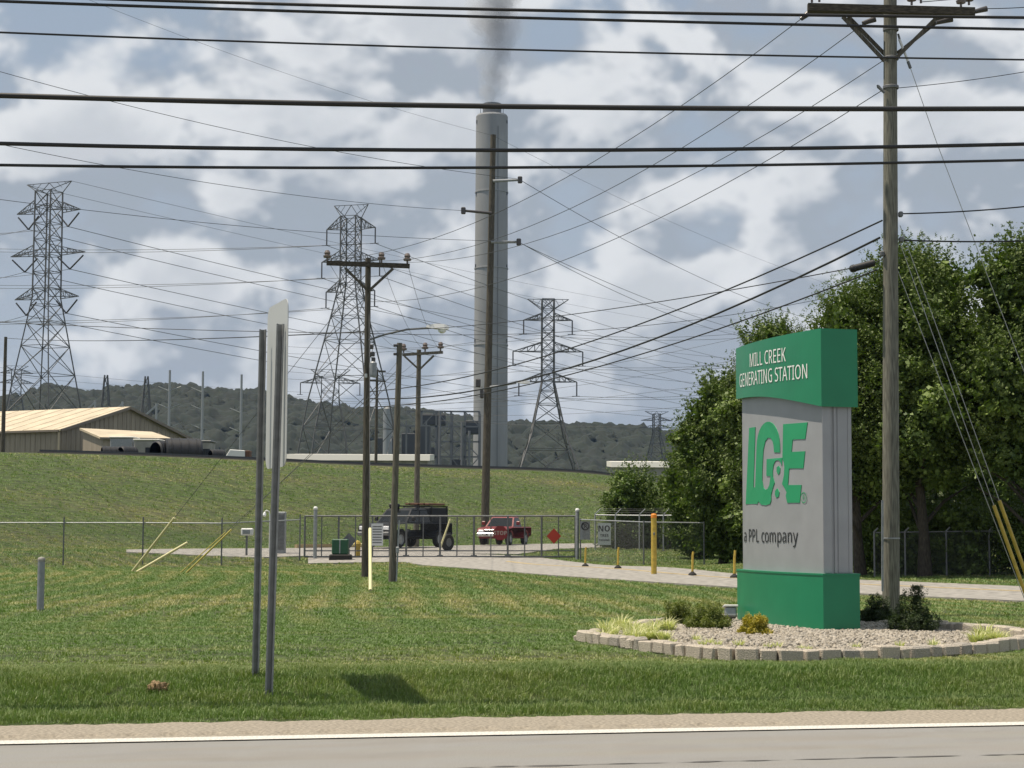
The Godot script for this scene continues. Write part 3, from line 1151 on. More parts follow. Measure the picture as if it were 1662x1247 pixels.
func make_towers() -> void:
	tw.a = tower("transmission_tower", "dark lattice pylon with V-shaped insulator strings behind the tan metal building", 70, 280.0,
		[[311, 1.45], [484, 1.5], [628, 3.45], [812, 5.9]], [[344, 326, 6.0], [413, 399, 7.0], [484, 468, 6.0]], [297, 4.2, 311], "V", 2.5, -0.42, 0.14, mats.lattice)
	tw.b = tower("transmission_tower", "dark lattice pylon with single hanging insulators behind the crossarm pole and street lamp", 566, 330.0,
		[[352, 1.43], [455, 1.43], [505, 2.4], [653, 5.6], [818, 8.0]], [[371, 352, 4.7], [424, 408, 5.6], [473, 455, 4.7]], [333, 3.3, 352], "I", 2.9, -0.30, 0.16, mats.lattice)
	tw.c = tower("transmission_tower", "dark flat-topped lattice pylon with splayed legs next to the smokestack", 889, 400.0,
		[[486, 1.3], [622, 1.33], [705, 3.6], [765, 6.3], [830, 8.6]], [[520, 509, 5.3], [571, 556, 7.6], [620, 606, 6.3]], [486, 4.5, 502], "I", 3.1, 0.05, 0.21, mats.lattice)
	tw.d = tower("transmission_tower", "faint small lattice pylon on the wooded ridge beyond the flat-roofed tan block", 1066, 900.0,
		[[672, 1.6], [705, 1.7], [760, 5.0]], [[683, 678, 8.0], [695, 690, 9.0]], [668, 6.0, 674], "", 0.0, 0.2, 0.26, mats.lattice)
	tw.e = tower("transmission_tower", "squat lattice pylon standing behind the dark pylon with single insulators", 535, 560.0,
		[[612, 2.6], [650, 2.7], [700, 4.5], [790, 6.5]], [[622, 612, 9.0]], [600, 6.0, 614], "I", 3.6, 0.1, 0.22, mats.lattice)
	tw.f = tower("transmission_tower", "faint lattice pylon far behind the V-string pylon", 24, 800.0,
		[[600, 2.0], [640, 2.1], [700, 5.0]], [[606, 600, 7.0], [622, 616, 7.5]], [594, 5.0, 600], "", 0.0, 0.3, 0.22, mats.lattice)
	# slim lattice masts of the switchyard
	for q in [[170, 609, 540.0], [236, 611, 540.0]]:
		var b := at(q[0], 700, q[2])
		b.y = 5.9
		var hh := at(q[0], q[1], q[2]).y - 5.9
		var t := thing("switchyard_mast", "slim tapering lattice mast in the switchyard against the dark ridge", "mast", b, "switchyard masts")
		for sx in [-1.0, 1.0]:
			var m := MB.new()
			for sz in [-1.0, 1.0]: m.bar(Vector3(sx * 3.4, 0, sz * 3.4), Vector3(0.4 * sx, hh, 0.2 * sz), 0.3)
			obj("leg", m, mats.lattice, t)
		var br := MB.new()
		for i in 10:
			var f := i / 10.0
			var w := lerpf(3.4, 0.4, f)
			var w2 := lerpf(3.4, 0.4, f + 0.1)
			br.bar(Vector3(-w, hh * f, w), Vector3(w2, hh * (f + 0.1), w2), 0.18)
			br.bar(Vector3(w, hh * f, w), Vector3(-w2, hh * (f + 0.1), w2), 0.18)
		obj("bracing", br, mats.lattice, t, "stuff")
	# tall steel monopoles in front of the ridge
	for q in [[273, 601, 3], [327, 603, 2], [390, 608, 1]]:
		var d := 420.0
		var b := at(q[0], 740, d)
		b.y = 6.0
		var hh := at(q[0], q[1], d).y - 6.0
		var lab: String = {3: "tall steel monopole with arms on both sides before the ridge", 2: "tall steel monopole with three one-sided arms before the ridge", 1: "tall steel monopole with upswept single arms nearest the back of the road sign"}[q[2]]
		if q[2] == 1: lab = "tall steel monopole with two upswept one-sided arms before the ridge"
		var t := thing("steel_monopole", lab, "pole", b, "steel monopoles before the ridge")
		var m := MB.new()
		m.tube([Vector3.ZERO, Vector3(0, hh, 0)], [0.42, 0.25], 10)
		obj("shaft", m, mats.galvanized, t)
		for k in 3:
			if q[2] == 1 and k == 0: continue
			var ay: float = hh - [4.2, 8.2, 12.6][k]
			for sx in ([-1.0, 1.0] if q[2] == 3 else [-1.0]):
				m = MB.new()
				m.tube([Vector3(sx * 0.3, ay - 0.5, 0), Vector3(sx * 2.6, ay + 0.5, 0)], [0.14, 0.09], 6)
				obj("arm", m, mats.galvanized, t)
	# dead-end frames of the switchyard
	for q in [[152, 650, 500.0, 640], [197, 652, 500.0, 640], [252, 655, 480.0, 700], [212, 668, 520.0, 700]]:
		var b := at(q[0], 740, q[2])
		b.y = 6.0
		var hh := at(q[0], q[1], q[2]).y - 6.0
		var t := thing("switchyard_busbar", "pale steel post with slanted bus bar in the switchyard behind the tan building", "steelwork", b, "switchyard frames")
		var m := MB.new()
		m.tube([Vector3.ZERO, Vector3(0, hh, 0)], [0.35, 0.3], 8)
		obj("post", m, mats.galvanized, t)
		m = MB.new()
		m.bar(Vector3(-5, hh - 5.0, 0), Vector3(0.2, hh - 0.4, 0), 0.45)
		obj("bus_bar", m, mats.galvanized, t)
		m = MB.new()
		m.bar(Vector3(-4.5, hh - 8.0, 0.6), Vector3(5.5, hh - 8.2, 0.6), 0.4)
		obj("crossbeam", m, mats.galvanized, t)

# ------------------------------------------------------------------ things on the bank
func make_yard() -> void:
	# large tan metal building: long wall to the road, low gable to the right
	var c := at(95, 720, 200.0)
	c.y = 5.6
	var eave := at(95, 699, 200.0).y - c.y
	var peak := eave + 3.1
	var b := thing("metal_building", "large tan metal building with low gable and cream ribbed roof on the bank", "building", c, "", 0.0)
	var gd := Vector3(0.49, 0, -0.872).normalized()       # along the gable, away
	var ld := Vector3(-0.872, 0, -0.49).normalized()      # along the long wall, to the west
	var W := 22.0
	var LEN := 46.0
	var m := MB.new()
	var P := func(g: float, l: float, y: float) -> Vector3: return gd * g + ld * l + Vector3(0, y, 0)
	m.face([P.call(0, 0, 0), P.call(0, LEN, 0), P.call(0, LEN, eave), P.call(0, 0, eave)], -gd)
	m.face([P.call(W, 0, 0), P.call(W, LEN, 0), P.call(W, LEN, eave), P.call(W, 0, eave)], gd)
	m.face([P.call(0, 0, 0), P.call(W, 0, 0), P.call(W, 0, eave), P.call(W / 2, 0, peak), P.call(0, 0, eave)], -ld)
	m.face([P.call(0, LEN, 0), P.call(W, LEN, 0), P.call(W, LEN, eave), P.call(W / 2, LEN, peak), P.call(0, LEN, eave)], ld)
	obj("wall", m, mats.tan_siding, b)
	for side in 2:
		m = MB.new()
		var g0 := -0.35 if side == 0 else W + 0.35
		var up := 0.1
		var q := [P.call(g0, -0.4, eave + up), P.call(g0, LEN, eave + up), P.call(W / 2, LEN, peak + up + 0.05), P.call(W / 2, -0.4, peak + up + 0.05)]
		var lo := []
		for e in q: lo.append(e - Vector3(0, 0.18, 0))
		m.rings([lo, q])
		var rf := obj("roof", m, mats.tan_roof, b)
		if side == 0:
			for i in 20:
				var rb := MB.new()
				var l := 0.4 + i * 2.3
				rb.bar(P.call(g0, l, eave + up + 0.04), P.call(W / 2, l, peak + up + 0.09), 0.05, 0.03)
				obj("seam", rb, mats.tan_roof, rf)
	m = MB.new()
	m.bar(P.call(-0.05, -0.42, eave), P.call(W / 2, -0.42, peak), 0.12, 0.3)
	m.bar(P.call(W + 0.05, -0.42, eave), P.call(W / 2, -0.42, peak), 0.12, 0.3)
	obj("gable_trim", m, mats.trim, b)
	m = MB.new()
	m.bar(P.call(-0.4, -0.3, eave - 0.05), P.call(-0.4, LEN, eave - 0.05), 0.22, 0.2)
	obj("gutter", m, mats.trim, b)
	m = MB.new()
	m.bar(P.call(-0.12, -0.12, 0), P.call(-0.12, -0.12, eave - 0.1), 0.18)
	obj("corner_trim", m, mats.tan_roof, b)
	for i in 29:
		m = MB.new()
		m.bar(P.call(0.75 * i + 0.4, -0.03, 0.2), P.call(0.75 * i + 0.4, -0.03, minf(eave + 3.1 * (1.0 - absf(0.75 * i + 0.4 - W / 2) / (W / 2)) - 0.3, peak - 0.3)), 0.035)
		obj("wall_rib", m, mats.tan_siding, b)
	for i in 30:
		m = MB.new()
		m.bar(P.call(-0.03, 0.75 * i + 0.4, 0.2), P.call(-0.03, 0.75 * i + 0.4, eave - 0.2), 0.035)
		obj("wall_rib", m, mats.tan_siding, b)
	m = MB.new()
	m.cbox(P.call(6.3, -0.25, eave - 4.0), Vector3(0.5, 0.5, 0.5), 0.1)
	obj("wall_light", m, mats.white_metal, b)
	# lean-to annex with its own cream roof in front of the gable
	var a := thing("annex_building", "small tan annex with sloping cream roof against the big metal building gable", "building", at(131, 720, 198.0))
	a.position.y = 5.6
	var s := 198.0 / F
	var ay := func(y: float) -> float: return at(160, y, 198.0).y - 5.6
	m = MB.new()
	var x1 := 52.0 * s
	var x2 := 150.0 * s
	m.face([Vector3(0.2, 0, 0), Vector3(x1, 0, 5), Vector3(x1, ay.call(715), 5), Vector3(0.2, ay.call(696.5), 0)], Vector3(-0.5, 0, 1))
	m.face([Vector3(x1, 0, 5), Vector3(x2, 0, 3.4), Vector3(x2, ay.call(715), 3.4), Vector3(x1, ay.call(715), 5)], Vector3(0, 0, 1))
	m.face([Vector3(x2, 0, 3.4), Vector3(x2 - 2.4, 0, -4), Vector3(x2 - 2.4, ay.call(698), -4), Vector3(x2, ay.call(715), 3.4)], Vector3(1, 0, 0))
	obj("wall", m, mats.tan_siding, a)
	m = MB.new()
	var rq := [Vector3(-0.2, ay.call(695), -0.1), Vector3(102 * s, ay.call(697), -4.5), Vector3(x2 + 0.5, ay.call(714), 3.6), Vector3(x1 - 0.1, ay.call(714), 5.3)]
	var rl := []
	for e in rq: rl.append(e - Vector3(0, 0.22, 0))
	m.rings([rl, rq])
	obj("roof", m, mats.tan_roof, a)
	m = MB.new()
	m.bar(Vector3(x1 - 0.2, ay.call(715.5), 5.4), Vector3(x2 + 0.4, ay.call(715.5), 3.7), 0.15, 0.22)
	obj("gutter", m, mats.trim, a)
	# office trailers
	for q in [[183, 220, 712, 740, "pale boxy office trailer with curved roof below the annex roof", 186.0], [222, 262, 716, 742, "grey office trailer with a dark door beside the black tanks", 184.0], [318, 345, 718, 742, "small grey office trailer with dark windows behind the black tanks", 186.0]]:
		var w: float = (q[1] - q[0]) * q[5] / F
		var t := thing("office_trailer", q[4], "trailer", at((q[0] + q[1]) / 2.0, 740, q[5]), "office trailers on the bank")
		t.position.y = 5.8
		var h := at(200, q[2], q[5]).y - 5.8
		m = MB.new()
		m.cbox(Vector3(0, h / 2, 0), Vector3(w, h, 3.0), 0.1)
		obj("body", m, mats.pale_wall if q[0] > 200 else mats.grey_metal, t)
		m = MB.new()
		m.cbox(Vector3(0, h + 0.06, 0), Vector3(w + 0.2, 0.16, 3.2), 0.05)
		obj("roof", m, mats.pale_roof if q[0] < 300 else mats.dull_steel, t)
		if q[0] > 200:
			for k in 2:
				m = MB.new()
				m.cbox(Vector3(w * (0.28 * k + 0.05), h - 1.15, 1.51), Vector3(0.45, 0.9, 0.06), 0.01)
				obj("window", m, mats.glass_dark, t)
	# black tanks and pipes
	for q in [[297, 336, 712, 2.6, 0.3, "largest black plastic tank lying on the bank crest"], [267, 292, 716, 2.1, 0.8, "black plastic tank lying against the largest black tank"],
			[182, 205, 725, 1.3, 0.4, "small black pipe section lying before the pale boxy trailer"], [207, 226, 725, 1.3, 0.8, "small black pipe section with open end beside the grey office trailer"],
			[352, 368, 730, 1.1, 0.6, "small black drum on the crest next to the white trailer"]]:
		var d := 168.0
		var r: float = q[3] * 0.5
		var p := at(q[0], 740, d)
		p.y = at(q[0], q[2], d).y - r * 2.0
		var t := thing("black_tank", q[5], "tank", p, "black tanks on the crest", q[4])
		var wid: float = absf(q[1] - q[0]) * d / F * 1.5
		m = MB.new()
		m.lathe(Vector3(-wid / 2, r, 0), [[r * 0.86, 0.0], [r, r * 0.12], [r, wid - r * 0.12], [r * 0.86, wid]], 24, Basis(Vector3.UP, Vector3.RIGHT, Vector3.BACK))
		obj("shell", m, mats.black_plastic, t)
		for k in 4:
			m = MB.new()
			m.lathe(Vector3(-wid / 2 + wid * (k + 0.7) / 4.4, r, 0), [[r, -0.06], [r * 1.04, -0.04], [r * 1.04, 0.04], [r, 0.06]], 24, Basis(Vector3.UP, Vector3.RIGHT, Vector3.BACK))
			obj("rib", m, mats.black_plastic, t)
		m = MB.new()
		m.lathe(Vector3(-wid / 2 + 0.05, r, 0), [[r * 0.86, 0.0], [0.0, 0.02]], 24, Basis(Vector3.UP, Vector3.RIGHT, Vector3.BACK))
		m.lathe(Vector3(wid / 2 - 0.05, r, 0), [[r * 0.86, 0.0], [0.0, -0.02]], 24, Basis(Vector3.UP, Vector3.RIGHT, Vector3.BACK))
		obj("end_cap", m, mats.rubber, t)
	var wt := thing("white_trailer", "small white enclosed trailer with dark rear on the bank crest", "trailer", at(384, 747, 165.0))
	wt.position.y = at(384, 749, 165.0).y
	wt.scale = Vector3(1.1, 1.25, 1.1)
	m = MB.new()
	m.prism([Vector2(-0.75, 0.15), Vector2(0.75, 0.15), Vector2(0.75, 0.75), Vector2(-0.45, 0.82), Vector2(-0.75, 0.4)], Vector3(0, 0, -0.7), Vector3.RIGHT, Vector3.UP, Vector3(0, 0, 1.4), 0.04)
	obj("body", m, mats.white_metal, wt)
	m = MB.new()
	m.cbox(Vector3(0.95, 0.45, 0), Vector3(0.36, 0.6, 1.2), 0.04)
	obj("rear_panel", m, mats.rust, wt)
	for k in 2:
		m = MB.new()
		m.lathe(Vector3(0.3, 0.2, -0.72 + 1.2 * k), [[0.2, 0.0], [0.2, 0.2], [0.0, 0.2]], 12, Basis(Vector3.RIGHT, Vector3.BACK, Vector3.DOWN))
		obj("wheel", m, mats.rubber, wt)
	# long low buildings
	for q in [[462, 698, 738, 747, 230.0, "long low pale building with white roof edge behind the crest below the dark pylon", 5.0], [992, 1086, 750, 757, 255.0, "flat-roofed tan block with pale fascia at the end of the bank", 5.5]]:
		var w: float = (q[1] - q[0]) * q[4] / F
		var t := thing("low_building", q[5], "building", at((q[0] + q[1]) / 2.0, 740, q[4]))
		t.position.y = 5.2
		var h := at((q[0] + q[1]) / 2.0, q[2], q[4]).y - 5.2
		m = MB.new()
		m.box(Vector3(0, h / 2 - 0.2, -6), Vector3(w - 0.6, h - 0.4, 12.0))
		obj("wall", m, mats.pale_wall, t)
		m = MB.new()
		var pitch := 0.55
		var fp := [Vector3(-w / 2, h - 0.75, 0.5), Vector3(w / 2, h - 0.75, 0.5), Vector3(w / 2, h, 0.3), Vector3(-w / 2, h, 0.3)]
		var bp := []
		for e in fp: bp.append(Vector3(e.x, e.y + pitch, e.z - 12.6))
		m.rings([bp, fp])
		obj("roof", m, mats.pale_roof, t)
		for k in int(w / 3.0):
			m = MB.new()
			m.bar(Vector3(-w / 2 + 1.2 + k * 3.0, 0, 0.05), Vector3(-w / 2 + 1.2 + k * 3.0, h - 0.6, 0.05), 0.12)
			obj("wall_rib", m, mats.pale_wall, t)
	# rail track along the crest
	var tr := thing("rail_track", "dark rail track on ballast along the crest of the bank", "track", Vector3.ZERO)
	var bal := MB.new()
	var prev := []
	var railp := [[], []]
	for i in 46:
		var px := 60.0 + i * 21.0
		var py := lerpf(737.0, 771.5, (px - 60.0) / 930.0)
		var d := lerpf(143.5, 166.5, (px - 60.0) / 930.0)
		var p := on(px, py, d)
		p.y = maxf(p.y, at(px, py + 2.0, d).y)
		var bk := p + Vector3(0.3, 0, -2.6)
		var cur := [p + Vector3(0, -0.45, 0.5), p + Vector3(0, 0.10, -0.1), bk + Vector3(0, 0.10, 0), bk + Vector3(0, -0.5, -0.8)]
		if prev: for k in 3: bal.face([prev[k], prev[k + 1], cur[k + 1], cur[k]], [Vector3(0, 0.5, 1), Vector3.UP, Vector3(0, 0.5, -1)][k])
		prev = cur
		railp[0].append(p + Vector3(0, 0.2, -0.6))
		railp[1].append(p + Vector3(0, 0.2, -2.0))
	obj("ballast", bal, mats.ballast, tr)
	for k in 2:
		var r := MB.new()
		for i in railp[k].size() - 1: r.bar(railp[k][i], railp[k][i + 1], 0.08, 0.16)
		obj("rail", r, mats.frame_dark, tr)

# ------------------------------------------------------------------ poles
func pin_insulator(p: Vector3, parent: Node, s := 1.0) -> void:
	var m := MB.new()
	m.lathe(p, [[0.02 * s, 0.0], [0.02 * s, 0.06 * s], [0.075 * s, 0.07 * s], [0.085 * s, 0.11 * s], [0.05 * s, 0.13 * s], [0.065 * s, 0.17 * s], [0.04 * s, 0.22 * s], [0.0, 0.23 * s]], 10)
	obj("insulator", m, mats.porcelain, parent)

func pole(called: String, label: String, top: Vector3, foot: Vector3, r0: float, r1: float, mat_: Material, group := "") -> Node3D:
	var t := thing(called, label, "pole", foot, group)
	var m := MB.new()
	var pts := []
	var rs := []
	for i in 9:
		var f := i / 8.0
		pts.append((Vector3(0, -0.4, 0)).lerp(top - foot, f))
		rs.append(lerpf(r0, r1, f))
	m.tube(pts, rs, 18)
	obj("shaft", m, mat_, t)
	return t

func bolt_on(t: Node3D, called: String, m: MB, mat_: Material) -> MeshInstance3D:
	return obj(called, m, mat_, t)

func make_poles() -> void:
	# the tall pole beside the sign
	var foot := on(1446, 1000, 30.0)
	var top := at(1445.0, -45, 30.0)
	var t := pole("utility_pole", "weathered grey utility pole with double crossarm beside the green sign", top, foot, 0.142, 0.105, mats.wood)
	var o := [foot]
	var rel := func(px: float, py: float, d: float) -> Vector3: return at(px, py, d) - o[0]
	for k in 2:
		var m := MB.new()
		var zo := 0.20 if k == 0 else -0.20
		m.bar(rel.call(1311, 12 + 3 * k, 30.0 - zo), rel.call(1582, 19 + 2 * k, 30.0 - zo), 0.10, 0.125)
		obj("crossarm", m, mats.arm_wood, t)
	for q in [[1368, 27, 1436, 99], [1522, 27, 1454, 95]]:
		for k in 2:
			var m := MB.new()
			var dz := 0.16 if k == 0 else -0.16
			m.bar(rel.call(q[0] + 9 * k, q[1], 30.0 - dz), rel.call(q[2] + 3 * k, q[3] - 8 * k, 30.0 - dz * 0.9), 0.035, 0.06)
			obj("brace", m, mats.wood_dark, t)
	for q in [[1318, 4, -0.1], [1330, 3, 0.1], [1480, 8, -0.1], [1495, 5, 0.1], [1560, 12, -0.1], [1573, 8, 0.1]]:
		pin_insulator(rel.call(q[0], q[1], 30.0 + q[2]), t, 1.0)
	for q in [[1400, 38, 1421, 31], [1520, 37, 1546, 31], [1300, 31, 1312, 22], [1578, 20, 1602, 14]]:
		var m := MB.new()
		m.tube([rel.call(q[0], q[1], 30.0), rel.call(q[2], q[3], 30.0)], [0.035, 0.05], 8)
		obj("dead_end_insulator", m, mats.insulator, t)
	for q in [[1446, 48, 0.118], [1446, 95, 0.119], [1446, 142, 0.12]]:
		var m := MB.new()
		var p: Vector3 = rel.call(q[0], q[1], 30.0)
		m.lathe(p, [[q[2], -0.03], [q[2] + 0.012, -0.02], [q[2] + 0.012, 0.02], [q[2], 0.03]], 18)
		obj("band", m, mats.dull_steel, t)
	var m2 := MB.new()
	m2.lathe(rel.call(1446, 874, 30.0), [[0.143, -0.012], [0.150, -0.01], [0.150, 0.01], [0.143, 0.012]], 18)
	obj("metal_strap", m2, mats.galvanized, t)
	m2 = MB.new()
	m2.bar(rel.call(1432.5, 812, 29.86), rel.call(1432.5, 960, 29.86), 0.03)
	obj("conduit", m2, mats.grey_metal, t)
	m2 = MB.new()
	m2.tube([rel.call(1436, 151, 29.9), rel.call(1426, 141, 29.9), rel.call(1424, 138, 29.9)], [0.02, 0.03, 0.015], 8)
	obj("clevis", m2, mats.dull_steel, t)
	for q in [[1462, 348], [1463, 389], [1432, 412]]:
		m2 = MB.new()
		m2.cbox(rel.call(q[0], q[1], 29.95), Vector3(0.07, 0.09, 0.09), 0.015)
		obj("cable_clamp", m2, mats.dull_steel, t)
	# crossarm pole with the street lamp
	foot = on(592.5, 938, 56.0)
	top = at(597.5, 419, 56.0)
	o[0] = foot
	t = pole("utility_pole", "dark wooden crossarm pole with transformer and street lamp", top, foot, 0.115, 0.085, mats.wood_dark)
	var ma := MB.new()
	ma.bar(rel.call(530, 427, 55.85), rel.call(665, 432, 55.85), 0.10, 0.14)
	obj("crossarm", ma, mats.arm_wood, t)
	for q in [[560, 435, 595, 470], [638, 436, 599, 472]]:
		ma = MB.new()
		ma.bar(rel.call(q[0], q[1], 55.82), rel.call(q[2], q[3], 55.82), 0.04, 0.08)
		obj("brace", ma, mats.wood_dark, t)
	for q in [[531, 424], [619, 427], [661, 429]]: pin_insulator(rel.call(q[0], q[1], 55.85), t, 1.5)
	ma = MB.new()
	ma.lathe(rel.call(605.5, 612, 55.78), [[0.0, 0.0], [0.10, 0.0], [0.11, 0.05], [0.11, 0.42], [0.06, 0.47], [0.0, 0.47]], 14)
	obj("transformer", ma, mats.grey_metal, t)
	for q in [[604, 575, 0.16], [606, 584, 0.12], [603, 563, 0.1]]:
		ma = MB.new()
		ma.cbox(rel.call(q[0], q[1], 55.8), Vector3(q[2], 0.14, 0.14), 0.02)
		obj("cutout_switch", ma, mats.insulator, t)
	ma = MB.new()
	ma.tube([rel.call(598, 552, 55.85), rel.call(625, 543, 55.8), rel.call(660, 535, 55.8), rel.call(700, 532, 55.8)], [0.03], 8)
	obj("lamp_arm", ma, mats.dull_steel, t)
	ma = MB.new()
	var lh: Vector3 = rel.call(708, 533, 55.8)
	ma.rings([[lh + Vector3(-0.30, 0.02, 0.06), lh + Vector3(-0.30, 0.08, 0.06), lh + Vector3(-0.30, 0.08, -0.06), lh + Vector3(-0.30, 0.02, -0.06)],
		[lh + Vector3(-0.05, -0.02, 0.13), lh + Vector3(-0.05, 0.13, 0.10), lh + Vector3(-0.05, 0.13, -0.10), lh + Vector3(-0.05, -0.02, -0.13)],
		[lh + Vector3(0.25, -0.04, 0.15), lh + Vector3(0.25, 0.12, 0.11), lh + Vector3(0.25, 0.12, -0.11), lh + Vector3(0.25, -0.04, -0.15)],
		[lh + Vector3(0.38, -0.02, 0.10), lh + Vector3(0.38, 0.06, 0.08), lh + Vector3(0.38, 0.06, -0.08), lh + Vector3(0.38, -0.02, -0.10)]])
	var head := obj("lamp_head", ma, mats.white_metal, t)
	ma = MB.new()
	ma.lathe(lh + Vector3(0.18, -0.04, 0), [[0.13, 0.0], [0.11, -0.07], [0.05, -0.11], [0.0, -0.12]], 14)
	obj("lens", ma, mats.lamp_glass, head)
	ma = MB.new()
	ma.cbox(rel.call(594, 610, 55.86), Vector3(0.08, 0.12, 0.05), 0.01)
	obj("marker_plate", ma, mats.sign_white, t)
	# leaning stub pole with conduit
	foot = on(635.5, 946, 51.0)
	top = at(648.5, 557, 51.0)
	o[0] = foot
	t = pole("stub_pole", "shorter leaning wooden pole without crossarm, metal conduit up its side", top, foot, 0.10, 0.075, mats.wood_grey)
	ma = MB.new()
	ma.tube([rel.call(643, 944, 50.95), rel.call(645, 905, 50.95), rel.call(647, 858, 50.95), rel.call(648, 845, 50.95)], [0.025], 8)
	obj("conduit", ma, mats.galvanized, t)
	ma = MB.new()
	ma.cbox(rel.call(645, 893, 50.88), Vector3(0.09, 0.17, 0.07), 0.012)
	obj("junction_box", ma, mats.galvanized, t)
	for q in [[642, 561], [642, 575]]:
		ma = MB.new()
		ma.cbox(rel.call(q[0], q[1], 50.95), Vector3(0.12, 0.07, 0.08), 0.01)
		obj("cable_clamp", ma, mats.insulator, t)
	# second crossarm pole, at the foot of the bank
	foot = on(675.5, 850, 100.0)
	top = at(680, 568, 100.0)
	o[0] = foot
	t = pole("utility_pole", "plain wooden crossarm pole rising behind the dark pickup", top, foot, 0.17, 0.12, mats.wood_grey)
	ma = MB.new()
	ma.bar(rel.call(653, 576, 99.8), rel.call(719, 572, 99.8), 0.12, 0.15)
	obj("crossarm", ma, mats.wood_grey, t)
	for q in [[656, 578, 679, 599], [704, 577, 681, 600]]:
		ma = MB.new()
		ma.bar(rel.call(q[0], q[1], 99.75), rel.call(q[2], q[3], 99.75), 0.06, 0.1)
		obj("brace", ma, mats.wood_grey, t)
	for q in [[655, 573], [690, 571], [715, 570]]: pin_insulator(rel.call(q[0], q[1], 99.8), t, 2.2)
	# tall line pole behind the red pickup
	foot = on(786.5, 845, 109.0)
	top = at(800.5, 219, 109.0)
	o[0] = foot
	t = pole("line_pole", "very tall brown wooden pole with stub arms before the smokestack", top, foot, 0.255, 0.165, mats.wood_dark)
	for q in [[800, 294, 844, 292], [798, 346, 752, 342], [797, 393, 842, 393]]:
		ma = MB.new()
		ma.tube([rel.call(q[0], q[1], 108.8), rel.call(q[2], q[3], 108.8)], [0.09, 0.075], 8)
		obj("standoff_arm", ma, mats.insulator if q[2] < 790 else mats.grey_metal, t)
		ma = MB.new()
		ma.cbox(rel.call(q[2], q[3], 108.8), Vector3(0.28, 0.42, 0.2), 0.05)
		obj("line_clamp", ma, mats.insulator, t)
	ma = MB.new()
	ma.tube([rel.call(795, 628, 108.8), rel.call(815, 626, 108.7), rel.call(838, 622, 108.7)], [0.05], 8)
	obj("lamp_arm", ma, mats.grey_metal, t)
	ma = MB.new()
	var l2: Vector3 = rel.call(849, 621, 108.7)
	ma.rings([[l2 + Vector3(-0.35, -0.02, 0.1), l2 + Vector3(-0.35, 0.1, 0.1), l2 + Vector3(-0.35, 0.1, -0.1), l2 + Vector3(-0.35, -0.02, -0.1)],
		[l2 + Vector3(0.1, -0.08, 0.18), l2 + Vector3(0.1, 0.14, 0.14), l2 + Vector3(0.1, 0.14, -0.14), l2 + Vector3(0.1, -0.08, -0.18)],
		[l2 + Vector3(0.4, -0.04, 0.12), l2 + Vector3(0.4, 0.08, 0.1), l2 + Vector3(0.4, 0.08, -0.1), l2 + Vector3(0.4, -0.04, -0.12)]])
	obj("lamp_head", ma, mats.white_metal, t)
	for q in [[776, 622, 0.3], [782, 640, 0.22]]:
		ma = MB.new()
		ma.cbox(rel.call(q[0], q[1], 108.8), Vector3(q[2], 0.5, 0.25), 0.05)
		obj("cutout_switch", ma, mats.insulator, t)
	# pole at the end of the bank, its lamp cable, and a short dark pole beyond
	foot = on(4, 733, 145.0)
	top = at(9, 547, 145.0)
	pole("utility_pole", "plain dark wooden pole standing before the long wall of the tan metal building", top, foot, 0.17, 0.12, mats.wood_dark)
	foot = on(610, 735, 190.0)
	top = at(612, 600, 190.0)
	o[0] = foot
	t = pole("utility_pole", "distant dark pole with two short crossarms behind the street lamp pole", top, foot, 0.17, 0.13, mats.wood_dark)
	for y in [602, 618]:
		ma = MB.new()
		ma.bar(rel.call(599, y, 189.8), rel.call(626, y + 1, 189.8), 0.14, 0.16)
		obj("crossarm", ma, mats.wood_dark, t)

# ------------------------------------------------------------------ wires
func sagged(a: Vector3, b: Vector3, sag: float, steps := 20) -> Array:
	var p := []
	for i in steps + 1:
		var f := float(i) / steps
		p.append(a.lerp(b, f) - Vector3(0, sag * 4.0 * f * (1.0 - f), 0))
	return p

func wire(label: String, a: Vector3, b: Vector3, sag: float, r: float, mat_: Material, group: String, called := "overhead_wire", category := "wire") -> MeshInstance3D:
	var m := MB.new()
	var p := sagged(a, b, sag)
	for i in p.size(): p[i] -= a
	m.tube(p, [r], 6)
	var o := obj(called, m, mat_)
	o.position = a
	tag(o, label, category, group)
	return o

